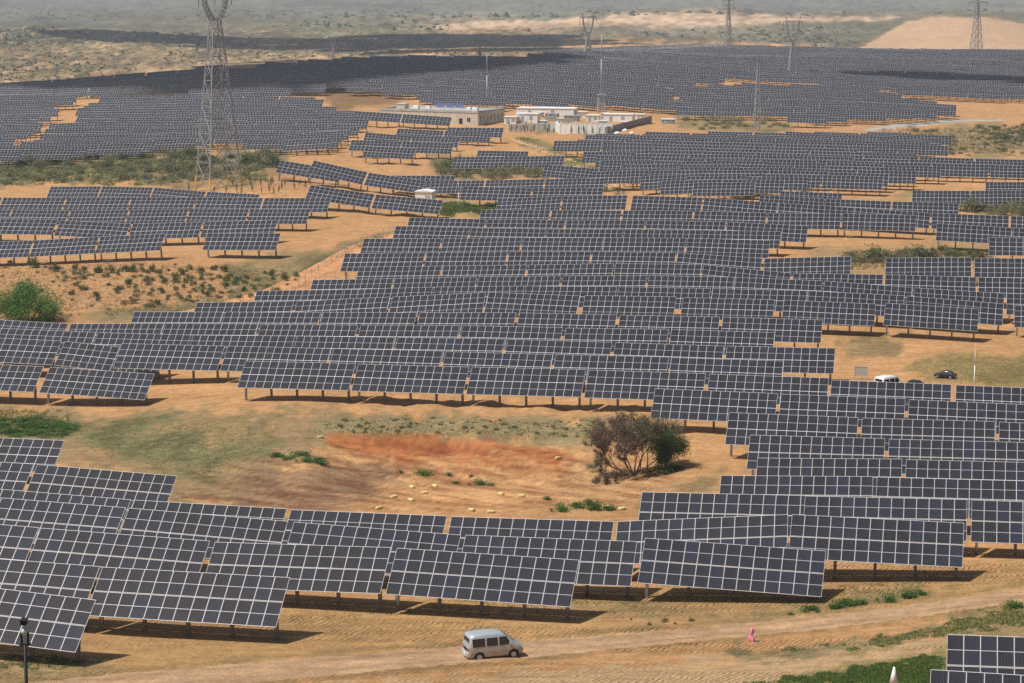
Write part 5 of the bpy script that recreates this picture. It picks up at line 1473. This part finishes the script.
g = at(26, 322)
t = thing('green_tree', 'rounded dense green tree at the left edge behind the rows', 'tree', g)
rr = random.Random(9); tr = MB(); tips = []
for k in range(7):
    a = 6.28 * k / 7 + rr.uniform(-.3, .3)
    limb(tr, Vector((math.cos(a) * .2, math.sin(a) * .2, -.2)), Vector((math.cos(a) * .75, math.sin(a) * .6, .75)), 2.1, .13, 3, tips, rr, .6, (2, 3), .02, .015)
tr.obj('trunk', M['bark'], t)
cr_ = foliage(60, 15000, 1.0, 77, .62, .0, .22, .35)
r_ = np.random.default_rng(3)
v = foliage(58, 20000, 6.7, 77, .64, .12, .20, .35); v[:, 2] *= 1.05
link('crown', facemesh('crown', v, M['treeleaf'] if 'treeleaf' in M else M['leafg']), t)
bush(BUSH, 52, 321, 26, 14, 'leafy bush leaning against the right side of the green tree', 'bushes by the green tree')

# ------------------------------------------------------------------ pale yellow sacks lying about
SACKS = [(412,488),(394,498),(425,494),(411,501),(379,509),(471.5,511),(501,495),(491,513),(435,487),(320.5,438),(521.5,497),(606.5,508),(622,510),(558,459)]
for i, (x, y) in enumerate(SACKS):
    g = at(x, y); bm = bmesh.new(); bmesh.ops.create_cube(bm, size=1); bmesh.ops.subdivide_edges(bm, edges=bm.edges[:], cuts=3, use_grid_fill=True)
    for q in bm.verts:
        l = q.co.length; q.co = q.co * (.55 + .28 / max(.3, l) ** 1.0 * .9)
        q.co = Vector((q.co.x * .62, q.co.y * .36, q.co.z * .26)) * (1 + .12 * rp.random())
    mm = bpy.data.meshes.new('sack'); bm.to_mesh(mm); bm.free(); mm.materials.append(M['sack'])
    for q in mm.polygons: q.use_smooth = True
    o = link('sack', mm, None, (g.x, g.y, g.z + .12), (rp.uniform(-.1, .1), rp.uniform(-.1, .1), rp.uniform(-1, 1)))
    tag(o, 'pale yellow sack on the open sand, ' + ('leftmost' if x < 330 else ordn(1 + sorted(q[0] for q in SACKS).index(x)) + ' from the left'), 'sack', 'pale yellow sacks on the open sand')

# ------------------------------------------------------------------ grass: blades nobody could count
def tufts(patches, m, name, label, h=.16, seed=1):
    r_ = np.random.default_rng(seed); out = []
    for poly, n, hh in patches:
        xs = [p[0] for p in poly]; ys = [p[1] for p in poly]
        x = r_.uniform(min(xs), max(xs), n * 3); y = r_.uniform(min(ys), max(ys), n * 3)
        nz = fbm(x / 14., y / 5., 3)
        ok = polydist(x, y, poly) + 10 * nz > 0
        x = x[ok][:n]; y = y[ok][:n]
        # through the four corners of the patch in space, then down on to the ground
        cy = np.linspace(min(ys), max(ys), 9); cx = np.linspace(min(xs), max(xs), 9)
        gx = np.array([[at(a, c)[:2] for a in cx] for c in cy])
        fy = (y - cy[0]) / (cy[-1] - cy[0]) * 8; fx = (x - cx[0]) / (cx[-1] - cx[0]) * 8
        i = np.clip(fy.astype(int), 0, 7); j = np.clip(fx.astype(int), 0, 7); u = (fx - j)[:, None]; w_ = (fy - i)[:, None]
        P = (gx[i, j] * (1 - u) + gx[i, j + 1] * u) * (1 - w_) + (gx[i + 1, j] * (1 - u) + gx[i + 1, j + 1] * u) * w_
        Z = ground(P[:, 0], P[:, 1])
        for k in range(4):
            a = r_.uniform(0, 6.28, len(P)); off = r_.normal(size=(len(P), 2)) * hh * .45
            b0 = np.column_stack([P[:, 0] + off[:, 0], P[:, 1] + off[:, 1], Z - .02])
            d = np.column_stack([np.cos(a), np.sin(a), np.zeros(len(P))]) * hh * .16
            tip = b0 + np.column_stack([r_.normal(size=len(P)) * hh * .4, r_.normal(size=len(P)) * hh * .4, hh * r_.uniform(.5, 1.2, len(P))])
            out.append(np.stack([b0 - d, b0 + d, tip], 1).reshape(-1, 3))
    o = link(name, facemesh(name, np.concatenate(out), m, 3)); tag(o, label, 'grass', None, 'stuff')
tufts([([(-20,410),(60,412),(80,430),(60,438),(-20,438)], 1800, .22), ([(70,425),(180,420),(280,428),(270,450),(210,476),(90,450)], 3000, .12),
       ([(315,418),(600,420),(604,440),(480,436),(330,434)], 1100, .18), ([(745,684),(860,668),(940,654),(950,684)], 5000, .16), ([(740,652),(850,646),(960,620),(1024,606),(1024,624),(950,634),(850,650)], 3500, .16),
       ([(290,618),(470,600),(800,595),(980,560),(900,600),(600,606),(300,622)], 2500, .14), ([(0,655),(80,658),(90,668),(0,670)], 600, .16),
       ([(910,362),(1024,356),(1024,384),(960,382)], 700, .14), ([(515,140),(530,138),(600,170),(626,193),(615,193),(570,168)], 1200, .45),
       ([(445,203),(498,205),(490,217),(440,215)], 1200, .45), ([(0,164),(250,158),(270,180),(0,186)], 3500, .5)], M['grass'], 'green_grass', 'green grass growing in patches between the rows and by the road', seed=3)
tufts([([(150,470),(400,470),(500,490),(400,512),(180,505)], 1200, .10), ([(0,260),(290,268),(270,300),(60,318),(0,300)], 2200, .3), ([(0,600),(600,600),(1000,560),(1000,600),(500,632),(0,660)], 3500, .09),
       ([(560,470),(700,475),(690,500),(560,505)], 500, .12), ([(840,250),(1000,250),(990,268),(840,272)], 1500, .4), ([(880,130),(1024,126),(1024,156),(870,152)], 2500, .5)], M['dryg'], 'dry_grass', 'dry straw coloured grass thinly scattered over the sandy soil', seed=4)
grow_plants(270)

# far bushes and trees on the hills, too many to count
def blobs(patches, name, label, m, seed):
    r_ = np.random.default_rng(seed); V = []; F = []; nb_ = 0
    oc = np.array([(1,0,0),(0,1,0),(-1,0,0),(0,-1,0),(0,0,1),(0,0,-.2)], float); of = np.array([(0,1,4),(1,2,4),(2,3,4),(3,0,4),(1,0,5),(2,1,5),(3,2,5),(0,3,5)])
    for poly, n, r0 in patches:
        xs = [p[0] for p in poly]; ys = [p[1] for p in poly]
        x = r_.uniform(min(xs), max(xs), n * 3); y = r_.uniform(min(ys), max(ys), n * 3)
        ok = (polydist(x, y, poly) > 0) & (fbm(x / 16., y / 4., 3) > -.12); x = x[ok][:n]; y = y[ok][:n]
        cy = np.linspace(min(ys), max(ys), 22); cx = np.linspace(min(xs), max(xs), 22)
        gx = np.array([[at(a, c)[:2] for a in cx] for c in cy])
        fy = (y - cy[0]) / (cy[-1] - cy[0]) * 21; fx = (x - cx[0]) / (cx[-1] - cx[0]) * 21
        i = np.clip(fy.astype(int), 0, 20); j = np.clip(fx.astype(int), 0, 20); u = (fx - j)[:, None]; w_ = (fy - i)[:, None]
        P = (gx[i, j] * (1 - u) + gx[i, j + 1] * u) * (1 - w_) + (gx[i + 1, j] * (1 - u) + gx[i + 1, j + 1] * u) * w_
        P = P + r_.normal(size=P.shape) * (3, 12)
        Z = ground(P[:, 0], P[:, 1])
        s = r0 * r_.uniform(.5, 1.4, len(P))
        for a, b_, c, k in zip(P[:, 0], P[:, 1], Z, s):
            V.append(oc * np.array((k * 1.3, k * 1.3, k * .9)) * (1 + .3 * r_.normal(size=(6, 1))) + (a, b_, c)); F.append(of + 6 * nb_); nb_ += 1
    me = bpy.data.meshes.new(name); V = np.concatenate(V); F = np.concatenate(F)
    me.from_pydata(V.tolist(), [], F.tolist()); me.materials.append(m)
    o = link(name, me); tag(o, label, 'bushes', None, 'stuff')
blobs([([(-10,92),(0,89),(230,64),(330,57),(560,55),(560,50),(420,52),(240,50),(-10,46)], 1000, 1.1), ([(-10,46),(120,44),(250,52),(250,36),(-10,26)], 350, 2.0), ([(250,30),(560,30),(640,36),(860,48),(850,28),(560,34),(400,20),(250,20)], 450, 2.2), ([(0,8),(1024,6),(1024,14),(0,22)], 350, 3.2)],
      'distant_bushes', 'distant dark scrub and trees dotted over the hazy hills', leafmat('distant_scrub', (.035, .045, .022), (.09, .09, .045), .1), 5)


# ------------------------------------------------------------------ clouds, high over the far fields; their shadows lie on the slopes
M['cloud'] = mat('cloud_white', (.85, .86, .88), .95, 0, .05)
ico = bmesh.new(); bmesh.ops.create_icosphere(ico, subdivisions=2, radius=1); IV = np.array([v.co[:] for v in ico.verts]); IF = [tuple(v.index for v in f.verts) for f in ico.faces]; ico.free()
def cloud(poly, alt, n, r0, label, seed):
    rr = np.random.default_rng(seed); xs = [p[0] for p in poly]; ys = [p[1] for p in poly]
    v = []; f = []; k = 0; tries = 0
    while k < n and tries < n * 30:
        tries += 1
        x, y = rr.uniform(min(xs), max(xs)), rr.uniform(min(ys), max(ys))
        d = float(polydist(np.array([x]), np.array([y]), poly)[0])
        if d < 0: continue
        g = at(x, y); q = g + TOSUN * ((alt + rr.normal() * 18 - g.z) / TOSUN.z)
        s = r0 * rr.uniform(.5, 1.25) * min(1.0, .45 + d / 6.0)
        w = IV * np.array([s * rr.uniform(.9, 1.5), s * rr.uniform(.9, 1.4), s * .5])
        w = w * (1 + .18 * fbm(IV[:, 0] * 2 + k, IV[:, 1] * 2 + IV[:, 2], 3))[:, None] + np.array(q)
        f += [tuple(i + len(v) for i in t) for t in IF]; v += [tuple(c) for c in w]; k += 1
    me_ = bpy.data.meshes.new('cloud'); me_.from_pydata(v, [], f); me_.materials.append(M['cloud'])
    for p in me_.polygons: p.use_smooth = True
    o = link('cloud', me_); o['kind'] = 'structure'; o['label'] = label
cloud([(-60,86),(0,84),(120,75),(232,64),(300,66),(345,84),(300,91),(200,91),(80,92),(-60,94)], 760, 120, 24, 'white cloud high over the left slope', 1)
cloud([(240,63),(330,58),(400,57),(540,59),(560,66),(480,72),(400,80),(330,82),(250,72)], 800, 75, 26, 'white cloud high over the crest', 2)
cloud([(100,34),(250,38),(420,36),(560,36),(570,48),(430,52),(250,48),(110,42)], 900, 55, 70, 'long white cloud over the distant dark band', 3)
cloud([(850,80),(930,81),(1040,86),(1040,92),(930,87),(850,83)], 780, 20, 15, 'thin white cloud added out of view to shade the fold in the right field', 4)  # unseen cloud, added so that its shadow darkens the fold of the right field
